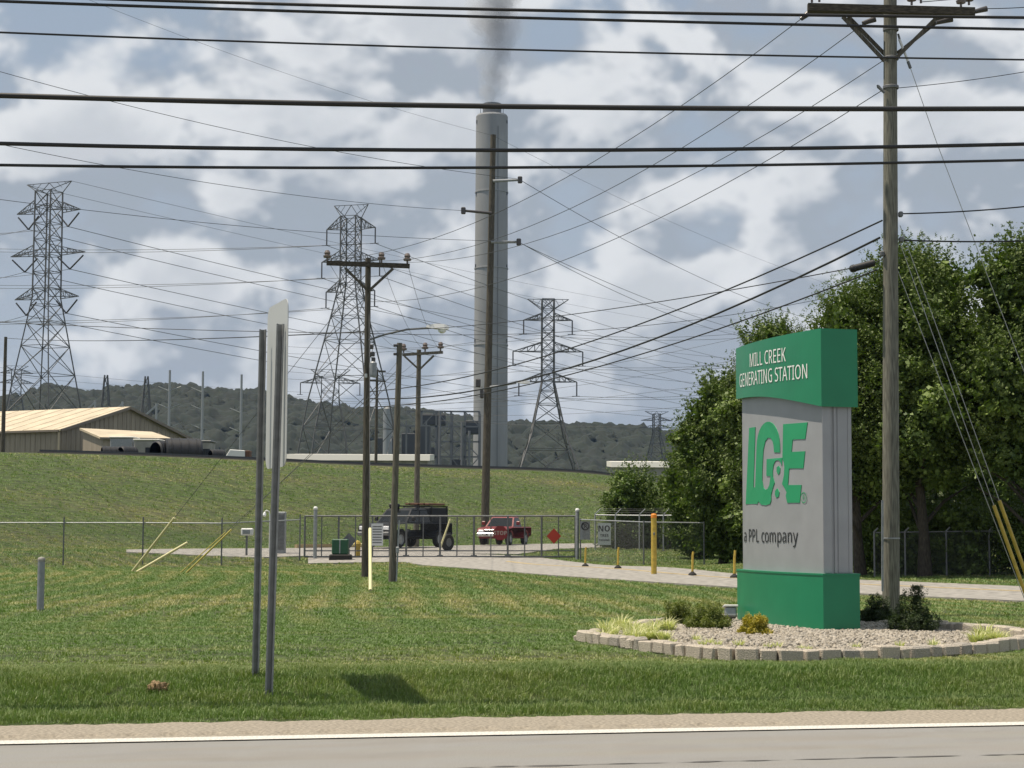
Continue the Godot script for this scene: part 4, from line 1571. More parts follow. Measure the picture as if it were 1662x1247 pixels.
func make_wires() -> void:
	# cables of the pole line along the road, over the verge
	for q in [[-8, 16, 28.5, 0.016, "thick black cable highest above the road"], [2, 28.5, 47.6, 0.0145, "black cable just below the highest cable over the road"], [52.6, 80.5, 97, 0.0095, "thin black cable strung over the road below the top pair"],
			[155, 173, 176.5, 0.026, "thickest black bundled cable strung over the road"], [233, 244, 234, 0.019, "black cable strung over the road under the thickest bundle"], [268, 272, 260, 0.0140, "lowest black cable strung over the road"]]:
		var w0 := at(0, q[0], 16.6)
		var w1 := at(831, q[1], 17.4)
		var w2 := at(1662, q[2], 18.2)
		var pts := []
		for i in 41:
			var t := -3.0 + 8.0 * i / 40.0
			var f := t - 1.0
			# parabola through the three points, f = -1, 0, 1
			pts.append(w1 + (w2 - w0) * 0.5 * f + ((w0 + w2) * 0.5 - w1) * f * f)
		var m := MB.new()
		for i in pts.size(): pts[i] -= w1
		m.tube(pts, [q[3]], 8)
		var o := obj("roadside_cable", m, mats.cable)
		o.position = w1
		tag(o, q[4], "cable", "cables along the road")
	# power lines from the tall pole to the crossarm pole
	for q in [[1304, 28, 531, 421, 0.95, 0.007], [1404, 37, 619, 424, 0.95, 0.007], [1524, 37, 661, 426, 1.0, 0.007], [1430, 148, 600, 490, 0.9, 0.007]]:
		wire("thin bare power line from the double crossarm to the street lamp pole", at(q[0], q[1], 30.0), at(q[2], q[3], 56.0), q[4], q[5], mats.conductor, "power lines between the two near crossarm poles")
	for q in [[1432, 358, 598, 636, 0.55, 0.014], [1428, 386, 598, 647, 0.75, 0.019], [1424, 438, 598, 661, 0.5, 0.013]]:
		wire("thick dark communication cable sagging from the tall pole to the street lamp pole", at(q[0], q[1], 30.0), at(q[2], q[3], 56.0), q[4], q[5], mats.cable, "communication cables between the two near poles")
	wire("dark cable hung with the black splice canister", at(1379, 436, 30.0), at(598, 538, 56.0), 0.22, 0.009, mats.cable, "")
	wire("short cable tail holding the black splice canister to the tall pole", at(1433, 421, 30.0), at(1419, 426, 30.0), 0.0, 0.008, mats.cable, "")
	var sc := thing("splice_canister", "black cylindrical splice canister hanging beside the tall pole", "canister", at(1400, 432, 30.0))
	var m3 := MB.new()
	var ax := (at(1421, 424.5, 30.0) - at(1379, 436, 30.0)).normalized()
	m3.lathe(Vector3.ZERO, [[0.0, -0.21], [0.045, -0.21], [0.058, -0.19], [0.058, 0.19], [0.045, 0.205], [0.0, 0.205]], 14, Basis(ax.cross(Vector3.BACK), ax, Vector3.BACK))
	obj("shell", m3, mats.cable, sc)
	m3 = MB.new()
	m3.lathe(Vector3.ZERO, [[0.058, -0.165], [0.066, -0.16], [0.066, -0.13], [0.058, -0.125]], 14, Basis(ax.cross(Vector3.BACK), ax, Vector3.BACK))
	obj("clamp_ring", m3, mats.black_plastic, sc)
	wire("straight black cable from the street lamp pole to the pole by the tan building", at(598, 538, 56.0), at(8, 549, 145.0), 0.25, 0.02, mats.cable, "")
	wire("slack cable from the street lamp pole into the tree tops", at(598, 541, 56.0), at(1335, 485, 62.0), 0.45, 0.010, mats.conductor, "")
	wire("wavy dark wire from the street lamp pole past the road sign", at(598, 541, 56.0), at(-120, 517, 56.0), 0.08, 0.011, mats.conductor, "")
	# from the tall pole eastwards
	for q in [[1602, 14, 1800, -6, 0.05, 0.007, "thin bare power line leaving the double crossarm end"], [1497, 3, 1800, -38, 0.05, 0.007, "thin bare power line leaving the middle of the double crossarm"], [1456, 143, 1800, 90, 0.06, 0.006, "thin wire leaving the tall pole below its crossarm"],
			[1463, 347, 1800, 318, 0.06, 0.012, "thick cable leaving the tall pole above the tree tops, upper one"], [1464, 390, 1800, 384, 0.05, 0.014, "thick cable leaving the tall pole just over the tree tops, lower one"]]:
		wire(q[6], at(q[0], q[1], 30.0), at(q[2], q[3], 30.0), q[4], q[5], mats.cable, "")
	# guys of the tall pole
	var anchors := [on(1674, 1000, 30.0), on(1678, 1000, 29.8), on(1690, 1000, 30.1)]
	var tops := [at(1453, 428, 30.0), at(1460, 392, 30.0), at(1461, 366, 30.0)]
	for k in 3:
		var t := thing("guy_wire", ["bare steel guy wire of the tall pole without a guard", "steel guy wire of the tall pole with yellow guard, inner one", "steel guy wire of the tall pole with yellow guard, outer one"][k], "guy wire", anchors[k], "guy wires of the tall pole")
		var m := MB.new()
		var v: Vector3 = tops[k] - anchors[k]
		m.tube([v, Vector3.ZERO], [0.0065], 6)
		obj("strand", m, mats.guy, t)
		if k > 0:
			m = MB.new()
			var g: float = [0.0, 0.292, 0.293][k]
			m.tube([v * 0.0, v * g], [0.030], 10)
			obj("guard", m, mats.yellow_plastic, t)
		m = MB.new()
		m.tube([v * -0.01 + Vector3(0, -0.1, 0), v * 0.02], [0.014], 6)
		obj("anchor_rod", m, mats.dull_steel, t)
	var gt := thing("guy_wire", "high steel guy wire with white fibreglass rod at the tall pole top", "guy wire", at(1458, 55, 30.0))
	var g0 := gt.position
	var m4 := MB.new()
	var far := at(1790, 950, 30.0) - g0
	m4.tube([at(1476, 105, 30.0) - g0, at(1520, 230, 30.0) - g0, at(1662, 602, 30.0) - g0, far], [0.006], 6)
	obj("strand", m4, mats.guy, gt)
	m4 = MB.new()
	m4.tube([at(1460, 64, 30.0) - g0, at(1475, 102, 30.0) - g0], [0.022], 8)
	obj("fibreglass_rod", m4, mats.white_metal, gt)
	m4 = MB.new()
	m4.tube([Vector3.ZERO, at(1461, 66, 30.0) - g0], [0.018], 6)
	m4.tube([at(1474, 100, 30.0) - g0, at(1478, 111, 30.0) - g0], [0.026], 8)
	obj("fitting", m4, mats.dull_steel, gt)
	# guys of the street lamp pole and the stub pole
	for q in [[598, 440, 56.0, 213, 934, 64.0, 0.20, 0.0, "pale", "guy wire with pale guard running up to the street lamp pole"], [646, 600, 51.0, 301, 938, 61.0, 0.0, 0.245, "yellow", "guy wire with bright yellow guard running up to the leaning stub pole, outer one"],
			[646, 612, 51.0, 292, 935, 62.0, 0.0, 0.24, "yellow", "guy wire with thin yellow guard running up to the leaning stub pole, inner one"], [599, 505, 56.0, 601, 964, 43.0, 0.0, 0.18, "pale", "near-vertical guy wire with white guard in front of the street lamp pole"]]:
		var b := on(q[3], q[4], q[5])
		var t := thing("guy_wire", q[9], "guy wire", b)
		var v := at(q[0], q[1], q[2]) - b
		var m := MB.new()
		m.tube([Vector3.ZERO, v], [0.008], 6)
		obj("strand", m, mats.conductor if q[8] == "pale" else mats.dull_steel, t)
		m = MB.new()
		m.tube([v * 0.004, v * maxf(q[6], q[7])], [0.042 if q[8] == "pale" else 0.028 if q[4] != 935 else 0.016], 8)
		obj("guard", m, mats.pale_plastic if q[8] == "pale" else mats.faded_yellow, t)
	var sl := thing("loose_guard", "slack pale guy guard leaning low over the grass", "guard tube", on(222, 925, 64.0))
	var m5 := MB.new()
	m5.tube([Vector3(0, 0.02, 0), at(304, 881, 64.0) - sl.position], [0.045], 8)
	obj("tube", m5, mats.pale_plastic, sl)
	m5 = MB.new()
	m5.tube([Vector3(-0.45, -0.05, 0.1), Vector3(0.05, 0.05, 0)], [0.02], 6)
	obj("anchor_rod", m5, mats.dull_steel, sl)
	# short spans to the crossarm pole at the foot of the bank
	for q in [[531, 422, 655, 571], [619, 424, 690, 569], [661, 427, 715, 568]]:
		wire("thin power line from the street lamp pole to the plain crossarm pole", at(q[0], q[1], 56.0), at(q[2], q[3], 99.8), 0.5, 0.007, mats.conductor, "power lines to the crossarm pole behind the dark pickup")
	for q in [[655, 571, 598, 604], [690, 569, 612, 602], [715, 568, 626, 604]]:
		wire("thin power line from the plain crossarm pole to the distant dark pole", at(q[0], q[1], 99.8), at(q[2], q[3], 189.8), 1.0, 0.009, mats.conductor, "power lines to the distant dark pole")
	# the tall line pole
	for q in [[-30, 108, 82.0, 844, 291, 0.6], [-30, 228, 82.0, 752, 342, 0.5], [-30, 320, 82.0, 842, 392, 0.4]]:
		wire("single line reaching the tall brown line pole from the near side of the road", at(q[0], q[1], q[2]), at(q[3], q[4], 108.8), q[5], 0.014, mats.conductor, "near spans of the tall line pole")
	wire("thin shield wire from the road side to the tall brown line pole top", at(140, -2, 82.0), at(800, 220, 108.8), 0.4, 0.007, mats.conductor, "")
	for q in [[844, 292, 1330, 522, 1.0], [842, 393, 1215, 548, 0.8], [843, 394, 1240, 545, 0.6]]:
		wire("single line running from the tall brown line pole down behind the trees", at(q[0], q[1], 108.8), at(q[2], q[3], 185.0), q[4], 0.017, mats.conductor, "far spans of the tall line pole")
	wire("thin shield wire running from the top of the tall brown line pole behind the trees", at(800, 220, 108.8), at(1400, 478, 185.0), 0.8, 0.008, mats.conductor, "")
	# transmission lines
	var lab_a := "distant conductor strung from the V-string pylon"
	for k in ["0l", "0r", "1l", "1r", "2l", "2r"]:
		var p: Vector3 = tw.a[k]
		var i := int(k[0])
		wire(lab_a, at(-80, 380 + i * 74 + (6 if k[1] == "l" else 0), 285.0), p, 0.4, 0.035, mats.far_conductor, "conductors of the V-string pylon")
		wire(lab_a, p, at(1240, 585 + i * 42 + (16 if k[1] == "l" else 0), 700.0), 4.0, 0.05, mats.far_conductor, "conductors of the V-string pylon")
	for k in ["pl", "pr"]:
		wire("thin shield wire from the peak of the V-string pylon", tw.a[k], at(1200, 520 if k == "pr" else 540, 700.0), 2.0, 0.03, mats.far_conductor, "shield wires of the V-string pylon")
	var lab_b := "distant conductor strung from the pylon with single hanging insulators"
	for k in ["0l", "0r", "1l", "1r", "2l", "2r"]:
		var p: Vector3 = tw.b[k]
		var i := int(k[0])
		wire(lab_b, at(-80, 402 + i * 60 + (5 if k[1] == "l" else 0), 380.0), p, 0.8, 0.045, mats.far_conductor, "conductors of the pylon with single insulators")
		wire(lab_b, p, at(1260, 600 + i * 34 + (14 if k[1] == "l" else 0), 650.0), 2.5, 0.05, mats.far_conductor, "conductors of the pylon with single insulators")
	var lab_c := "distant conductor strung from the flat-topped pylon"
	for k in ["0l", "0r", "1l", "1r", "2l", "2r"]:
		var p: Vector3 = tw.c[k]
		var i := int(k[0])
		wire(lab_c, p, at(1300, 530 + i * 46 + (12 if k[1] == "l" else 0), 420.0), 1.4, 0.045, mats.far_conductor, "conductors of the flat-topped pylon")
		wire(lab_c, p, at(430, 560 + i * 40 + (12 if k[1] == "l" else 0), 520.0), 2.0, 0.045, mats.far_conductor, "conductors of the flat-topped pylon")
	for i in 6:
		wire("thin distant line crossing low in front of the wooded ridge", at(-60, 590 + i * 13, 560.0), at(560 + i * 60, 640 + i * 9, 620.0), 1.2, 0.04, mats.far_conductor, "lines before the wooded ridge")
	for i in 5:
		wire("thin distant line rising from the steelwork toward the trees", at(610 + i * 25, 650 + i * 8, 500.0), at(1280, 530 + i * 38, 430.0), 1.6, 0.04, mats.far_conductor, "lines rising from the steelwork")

# ------------------------------------------------------------------ fences and the gate
func chain_link(t: Node3D, a: Vector3, b: Vector3, h: float, wire_r := 0.0022, pitch := 0.075) -> void:
	# diagonal wire fabric between two posts, from the ground line up
	var m := MB.new()
	var l := Vector2(b.x - a.x, b.z - a.z).length()
	var x := (b - a) / l
	var k := -h
	while k < l:
		for s in 2:
			var x0 := maxf(k, 0.0)
			var x1 := minf(k + h, l)
			if x1 - x0 > 0.02:
				var y0 := x0 - k
				var y1 := x1 - k
				var p := a + x * x0 + Vector3(0, y0 if s == 0 else h - y0, 0)
				var q := a + x * x1 + Vector3(0, y1 if s == 0 else h - y1, 0)
				m.tube([p, q], [wire_r], 3, false)
		k += pitch
	obj("chain_link_fabric", m, mats.dull_steel, t, "stuff")

func plate(p2: Array, o: Vector3, th: float) -> MB:
	var m := MB.new()
	m.prism(p2, o, Vector3.RIGHT, Vector3.UP, Vector3(0, 0, th), 0.0)
	return m

func text_mesh(s: String, size: float, bold := false, serif := false) -> TextMesh:
	var tm := TextMesh.new()
	var f := SystemFont.new()
	f.font_names = PackedStringArray(["Droid Serif" if serif else "Droid Sans"])
	if bold: f.font_weight = 700
	tm.font = f
	tm.text = s
	tm.font_size = 64
	tm.pixel_size = size / 64.0
	tm.depth = 0.01
	return tm

func make_fences() -> void:
	# fence west of the gate
	var t := thing("chain_link_fence", "low chain-link fence with pale top rail at the foot of the bank", "fence", Vector3.ZERO)
	var posts := []
	for px in [-154, -26, 102, 231, 359, 486]: posts.append(on(px, 918, 80.0 if px < 400 else 83.0))
	for p in posts:
		var m := MB.new()
		m.tube([p + Vector3(0, -0.2, 0), p + Vector3(0, 2.03, 0)], [0.032], 8)
		m.tube([p + Vector3(0, 2.03, 0), p + Vector3(0, 2.09, 0)], [0.045, 0.01], 8)
		obj("post", m, mats.dull_steel, t)
	for i in posts.size() - 1:
		var m := MB.new()
		m.tube([posts[i] + Vector3(0, 1.83, 0), posts[i + 1] + Vector3(0, 1.83, 0)], [0.026], 8)
		obj("rail", m, mats.galvanized, t)
		chain_link(t, posts[i], posts[i + 1], 1.8)
	# the sliding gate
	var g0 := on(494, 907, 84.0)
	var g1 := on(934, 907, 84.0)
	g0.y = at(494, 904, 84.0).y
	g1.y = at(934, 904, 84.0).y
	t = thing("sliding_gate", "long grey metal sliding gate closed across the driveway", "gate", g0)
	var gl := g1 - g0
	var gh := 1.84
	for q in [0.0, 0.27, gh]:
		var m := MB.new()
		m.tube([Vector3(0, q, 0), gl + Vector3(0, q, 0)], [0.038 if q != 0.27 else 0.026], 8)
		obj("rail", m, mats.dull_steel, t)
	for i in 17:
		var f := i / 16.0
		var m := MB.new()
		var thick := 0.045 if i % 2 == 0 else 0.026
		m.tube([gl * f, gl * f + Vector3(0, gh, 0)], [thick], 8)
		obj("upright", m, mats.dull_steel, t)
		if i % 2 == 0 and i > 5 and i < 14:
			m = MB.new()
			m.cbox(gl * f + Vector3(0, 0.02, 0), Vector3(0.28, 0.12, 0.1), 0.02)
			obj("roller_foot", m, mats.dull_steel, t)
	chain_link(t, Vector3.ZERO, gl, gh)
	for q in [[511, 822, "galvanized gate post with pale cap beside the green box"], [937, 825, "galvanized gate post with pale cap beside the no parking notice"]]:
		var p := on(q[0], 908, 83.75)
		var pt := thing("gate_post", q[2], "post", p, "gate posts")
		var m := MB.new()
		var h := at(q[0], q[1] + 4, 83.75).y - p.y
		m.tube([Vector3(0, -0.2, 0), Vector3(0, h, 0)], [0.085], 12)
		obj("shaft", m, mats.galvanized, pt)
		m = MB.new()
		m.lathe(Vector3(0, h, 0), [[0.095, -0.03], [0.10, 0.04], [0.06, 0.1], [0.0, 0.11]], 12)
		obj("cap", m, mats.white_metal, pt)
	# notices on the gate
	var gz := 83.9
	var oct := []
	for k in 8: oct.append(Vector2.from_angle(PI / 8 + k * PI / 4) * 0.345)
	t = thing("stop_sign", "red octagonal stop sign fixed to the gate", "sign", at(812, 865.5, gz))
	obj("plate", plate(oct, Vector3(0, 0, -0.01), 0.012), mats.sign_red, t)
	var tx := obj("lettering", text_mesh("STOP", 0.25, true), mats.worn_white, t)
	tx.position = Vector3(0, 0.0, 0.008)
	t = thing("diamond_sign", "orange-red diamond sign fixed to the gate", "sign", at(899, 870.5, gz))
	obj("plate", plate([Vector2(0.33, 0), Vector2(0, 0.35), Vector2(-0.33, 0), Vector2(0, -0.35)], Vector3(0, 0, -0.01), 0.012), mats.sign_orange, t)
	t = thing("warning_notice", "grey-white notice of printed lines on the gate before the dark pickup", "sign", at(612, 868, gz))
	obj("plate", plate([Vector2(-0.27, -0.5), Vector2(0.27, -0.5), Vector2(0.27, 0.5), Vector2(-0.27, 0.5)], Vector3(0, 0, -0.01), 0.012), mats.sign_white, t)
	for k in 7:
		var pm := MB.new()
		pm.box(Vector3(0, 0.36 - k * 0.12, 0.005), Vector3(0.42, 0.05, 0.006))
		obj("printed_line", pm, mats.dull_steel, t)
	# grey diamond, hydrant and green box at the gate's west end
	t = thing("diamond_sign", "grey back of a tilted diamond sign above the green box", "sign", at(566, 878, 83.2))
	obj("plate", plate([Vector2(0.34, 0.02), Vector2(0, 0.36), Vector2(-0.34, 0.0), Vector2(0.02, -0.36)], Vector3(0, 0, -0.01), 0.015), mats.dull_steel, t)
	var m0 := MB.new()
	m0.bar(Vector3(0.02, -0.36, -0.02), Vector3(0.02, -1.0, -0.02), 0.05)
	obj("post", m0, mats.dull_steel, t)
	t = thing("green_utility_box", "dark green square utility box on a low base at the gate", "cabinet", on(552, 912, 82.6))
	m0 = MB.new()
	m0.cbox(Vector3(0, 0.62, 0), Vector3(0.72, 0.68, 0.5), 0.04)
	obj("housing", m0, mats.green_box, t)
	m0 = MB.new()
	m0.cbox(Vector3(0.02, 0.13, 0.02), Vector3(0.98, 0.3, 0.75), 0.05)
	obj("base", m0, mats.ballast, t)
	m0 = MB.new()
	m0.cbox(Vector3(0.0, 0.62, 0.255), Vector3(0.05, 0.6, 0.02), 0.005)
	obj("door_strip", m0, mats.grey_metal, t)
	t = thing("yellow_post_valve", "squat yellow valve post beside the grey diamond sign", "valve", on(580, 909, 84.6))
	m0 = MB.new()
	m0.lathe(Vector3.ZERO, [[0.13, 0.0], [0.13, 0.55], [0.17, 0.57], [0.17, 0.64], [0.12, 0.75], [0.0, 0.8]], 12)
	obj("barrel", m0, mats.yellow_plastic, t)
	m0 = MB.new()
	m0.lathe(Vector3(0, 0.6, 0), [[0.07, -0.26], [0.07, 0.26]], 10, Basis(Vector3.UP, Vector3.RIGHT, Vector3.BACK))
	obj("outlet", m0, mats.pale_plastic, t)
	# east of the gate: low front fence and taller barbed fence
	t = thing("chain_link_fence", "low chain-link fence continuing from the gate before the shrubs", "fence", Vector3.ZERO)
	posts = [on(942, 911, 83.2), on(1045, 918, 79.0), on(1143, 920, 79.0)]
	for p in posts:
		var m := MB.new()
		m.tube([p + Vector3(0, -0.2, 0), p + Vector3(0, 1.9, 0)], [0.032], 8)
		obj("post", m, mats.dull_steel, t)
	for i in posts.size() - 1:
		var m := MB.new()
		m.tube([posts[i] + Vector3(0, 1.84, 0), posts[i + 1] + Vector3(0, 1.84, 0)], [0.026], 8)
		obj("rail", m, mats.galvanized, t)
		chain_link(t, posts[i], posts[i + 1], 1.8)
	t = thing("barbed_fence", "chain-link fence with slanted barbed-wire arms before the shrubs", "fence", Vector3.ZERO)
	posts = []
	var pxs := [966, 999, 1038, 1077, 1120, 1162, 1205, 1250]
	for i in pxs.size(): posts.append(on(pxs[i], 893 + i, 96.0 - i * 0.5))
	for p in posts:
		var m := MB.new()
		m.tube([p + Vector3(0, -0.2, 0), p + Vector3(0, 1.84, 0), p + Vector3(0.3, 2.14, 0.0)], [0.038, 0.038, 0.025], 8)
		obj("post", m, mats.galvanized, t)
	for i in posts.size() - 1:
		var m := MB.new()
		m.tube([posts[i] + Vector3(0, 1.8, 0), posts[i + 1] + Vector3(0, 1.8, 0)], [0.034], 8)
		obj("rail", m, mats.galvanized, t)
		m = MB.new()
		for q in [[0.1, 1.94], [0.2, 2.04], [0.29, 2.13]]: m.tube([posts[i] + Vector3(q[0], q[1], 0), posts[i + 1] + Vector3(q[0], q[1], 0)], [0.006], 4)
		obj("barbed_wire", m, mats.dull_steel, t)
		chain_link(t, posts[i], posts[i + 1], 1.78)
	t = thing("notice_board", "white NO notice on the barbed fence beside the gate", "sign", at(981, 867, 95.4))
	obj("plate", plate([Vector2(-0.33, -0.56), Vector2(0.33, -0.56), Vector2(0.33, 0.56), Vector2(-0.33, 0.56)], Vector3(0, 0, -0.01), 0.012), mats.sign_white, t)
	tx = obj("lettering", text_mesh("NO", 0.42, true), mats.letter_black, t)
	tx.position = Vector3(-0.02, 0.27, 0.008)
	tx = obj("lettering", text_mesh("TRES", 0.2, true), mats.letter_black, t)
	tx.position = Vector3(0, -0.08, 0.008)
	tx = obj("lettering", text_mesh("PASSING", 0.13, true), mats.letter_black, t)
	tx.position = Vector3(0, -0.32, 0.008)
	t = thing("no_parking_notice", "pale notice with a round no-parking symbol beside the gate post", "sign", at(950, 858, 83.0))
	obj("plate", plate([Vector2(-0.22, -0.5), Vector2(0.22, -0.5), Vector2(0.22, 0.32), Vector2(-0.22, 0.32)], Vector3(0, 0, -0.01), 0.012), mats.grey_metal, t)
	m0 = MB.new()
	m0.lathe(Vector3(0, 0.1, 0.004), [[0.13, 0.0], [0.19, 0.0], [0.19, 0.012], [0.13, 0.012]], 24, Basis(Vector3.RIGHT, Vector3.BACK, Vector3.DOWN))
	m0.bar(Vector3(-0.11, 0.21, 0.012), Vector3(0.11, -0.01, 0.012), 0.035, 0.008, Vector3.BACK)
	obj("ring", m0, mats.letter_black, t)
	tx = obj("lettering", text_mesh("P", 0.24, true), mats.letter_black, t)
	tx.position = Vector3(0, 0.1, 0.008)
	# fence under the trees
	t = thing("shaded_fence", "dim chain-link fence in the shade of the tall trees", "fence", Vector3.ZERO)
	posts = []
	for px in [1420, 1470, 1537, 1607, 1680]: posts.append(on(px, 947, 57.5))
	for p in posts:
		var m := MB.new()
		m.tube([p + Vector3(0, -0.2, 0), p + Vector3(0, 1.4, 0), p + Vector3(0.12, 1.52, 0)], [0.03], 8)
		obj("post", m, mats.dull_steel, t)
	for i in posts.size() - 1:
		var m := MB.new()
		m.tube([posts[i] + Vector3(0, 1.38, 0), posts[i + 1] + Vector3(0, 1.38, 0)], [0.022], 8)
		obj("rail", m, mats.dull_steel, t)
		chain_link(t, posts[i], posts[i + 1], 1.36)
	# delineators and posts along the drive
	for q in [[950, 893, 924], [1003, 894, 928], [1124, 899, 937], [1192, 897, 941]]:
		var d: float = (EYE.y - 0.12) * F / (q[2] - 862.0)
		var p := on(q[0], q[2], d)
		p.y += 0.06
		var dt := thing("lane_delineator", "slim yellow lane delineator on the driveway line", "delineator", p, "yellow lane delineators")
		var m := MB.new()
		m.lathe(Vector3.ZERO, [[0.14, 0.0], [0.12, 0.05], [0.05, 0.10], [0.04, 0.12]], 12)
		obj("base", m, mats.rubber, dt)
		m = MB.new()
		m.tube([Vector3(0, 0.1, 0), Vector3(0.01, 0.62, 0), Vector3(0.03, (q[2] - q[1]) * d / F, 0)], [0.038, 0.038, 0.034], 10)
		obj("tube", m, mats.yellow_plastic, dt)
	var yp := thing("yellow_post", "thick yellow steel post with orange top on the driveway", "post", on(1061.5, 931, 61.0))
	yp.position.y += 0.05
	var hh := at(1061, 836, 61.0).y - yp.position.y
	m0 = MB.new()
	m0.tube([Vector3(0, -0.05, 0), Vector3(0, hh, 0)], [0.092], 16)
	obj("shaft", m0, mats.yellow_plastic, yp)
	m0 = MB.new()
	m0.lathe(Vector3(0, hh, 0), [[0.098, -0.1], [0.098, 0.0], [0.07, 0.04], [0.0, 0.05]], 16)
	obj("cap", m0, mats.orange_tape, yp)
	m0 = MB.new()
	m0.cbox(Vector3(0.0, hh - 0.62, 0.09), Vector3(0.06, 0.09, 0.04), 0.01)
	obj("latch", m0, mats.dull_steel, yp)
	# keypad box, gooseneck lamp and grey cabinet behind the fence
	t = thing("keypad_box", "shiny metal keypad box on a thin post behind the fence", "keypad", on(400, 892, 86.5))
	m0 = MB.new()
	m0.bar(Vector3(0, 0, 0), Vector3(0, 1.0, 0), 0.09)
	obj("post", m0, mats.dull_steel, t)
	m0 = MB.new()
	m0.cbox(Vector3(0.02, 1.13, 0), Vector3(0.56, 0.34, 0.3), 0.05)
	obj("housing", m0, mats.white_metal, t)
	m0 = MB.new()
	m0.cbox(Vector3(0.0, 1.13, 0.155), Vector3(0.34, 0.2, 0.02), 0.005)
	obj("keypad_face", m0, mats.grey_metal, t)
	t = thing("grey_cabinet", "upright grey electrical cabinet behind the road sign posts", "cabinet", on(456, 890, 88.0))
	m0 = MB.new()
	m0.cbox(Vector3(0, 1.0, 0), Vector3(0.42, 2.0, 0.5), 0.03)
	obj("housing", m0, mats.grey_metal, t)
	m0 = MB.new()
	m0.cbox(Vector3(0.0, 1.05, 0.255), Vector3(0.34, 1.7, 0.02), 0.008)
	obj("door", m0, mats.dull_steel, t)
	t = thing("gooseneck_lamp", "small white gooseneck lamp beside the grey cabinet", "lamp", on(437, 890, 88.0))
	m0 = MB.new()
	m0.tube([Vector3(0, 0, 0), Vector3(0, 1.85, 0), Vector3(-0.04, 2.02, 0), Vector3(-0.16, 2.07, 0), Vector3(-0.25, 1.98, 0)], [0.028], 8)
	obj("stem", m0, mats.white_metal, t)
	m0 = MB.new()
	m0.lathe(Vector3(-0.25, 1.86, 0), [[0.0, -0.09], [0.07, -0.06], [0.09, 0.0], [0.06, 0.09], [0.02, 0.13]], 12)
	obj("globe", m0, mats.lamp_glass, t)
	t = thing("lone_marker", "white leaning marker stake beside the dark pickup", "stake", on(712, 893, 90.0))
	m0 = MB.new()
	m0.tube([Vector3(0, 0.0, 0), at(731, 842, 90.0) - t.position], [0.05, 0.04], 8)
	obj("stake", m0, mats.pale_plastic, t)
	t = thing("spare_wheel", "black tyre standing upright beside the marker stake", "tyre", on(726, 893, 91.5), "", 0.9)
	m0 = MB.new()
	m0.lathe(Vector3(0, 0.42, -0.1), [[0.22, 0.0], [0.38, 0.0], [0.42, 0.05], [0.42, 0.17], [0.38, 0.22], [0.22, 0.22]], 20, Basis(Vector3.RIGHT, Vector3.BACK, Vector3.DOWN))
	obj("tyre", m0, mats.rubber, t)
	m0 = MB.new()
	m0.lathe(Vector3(0, 0.42, -0.06), [[0.0, 0.0], [0.22, 0.0], [0.22, 0.16], [0.0, 0.14]], 16, Basis(Vector3.RIGHT, Vector3.BACK, Vector3.DOWN))
	obj("rim", m0, mats.dull_steel, t)

# ------------------------------------------------------------------ pickups
func arch(c: Vector2, r: float, steps := 7) -> Array:
	var p := []
	for i in steps + 1:
		var a := PI - PI * i / steps
		p.append(c + Vector2(cos(a), sin(a)) * r)
	return p

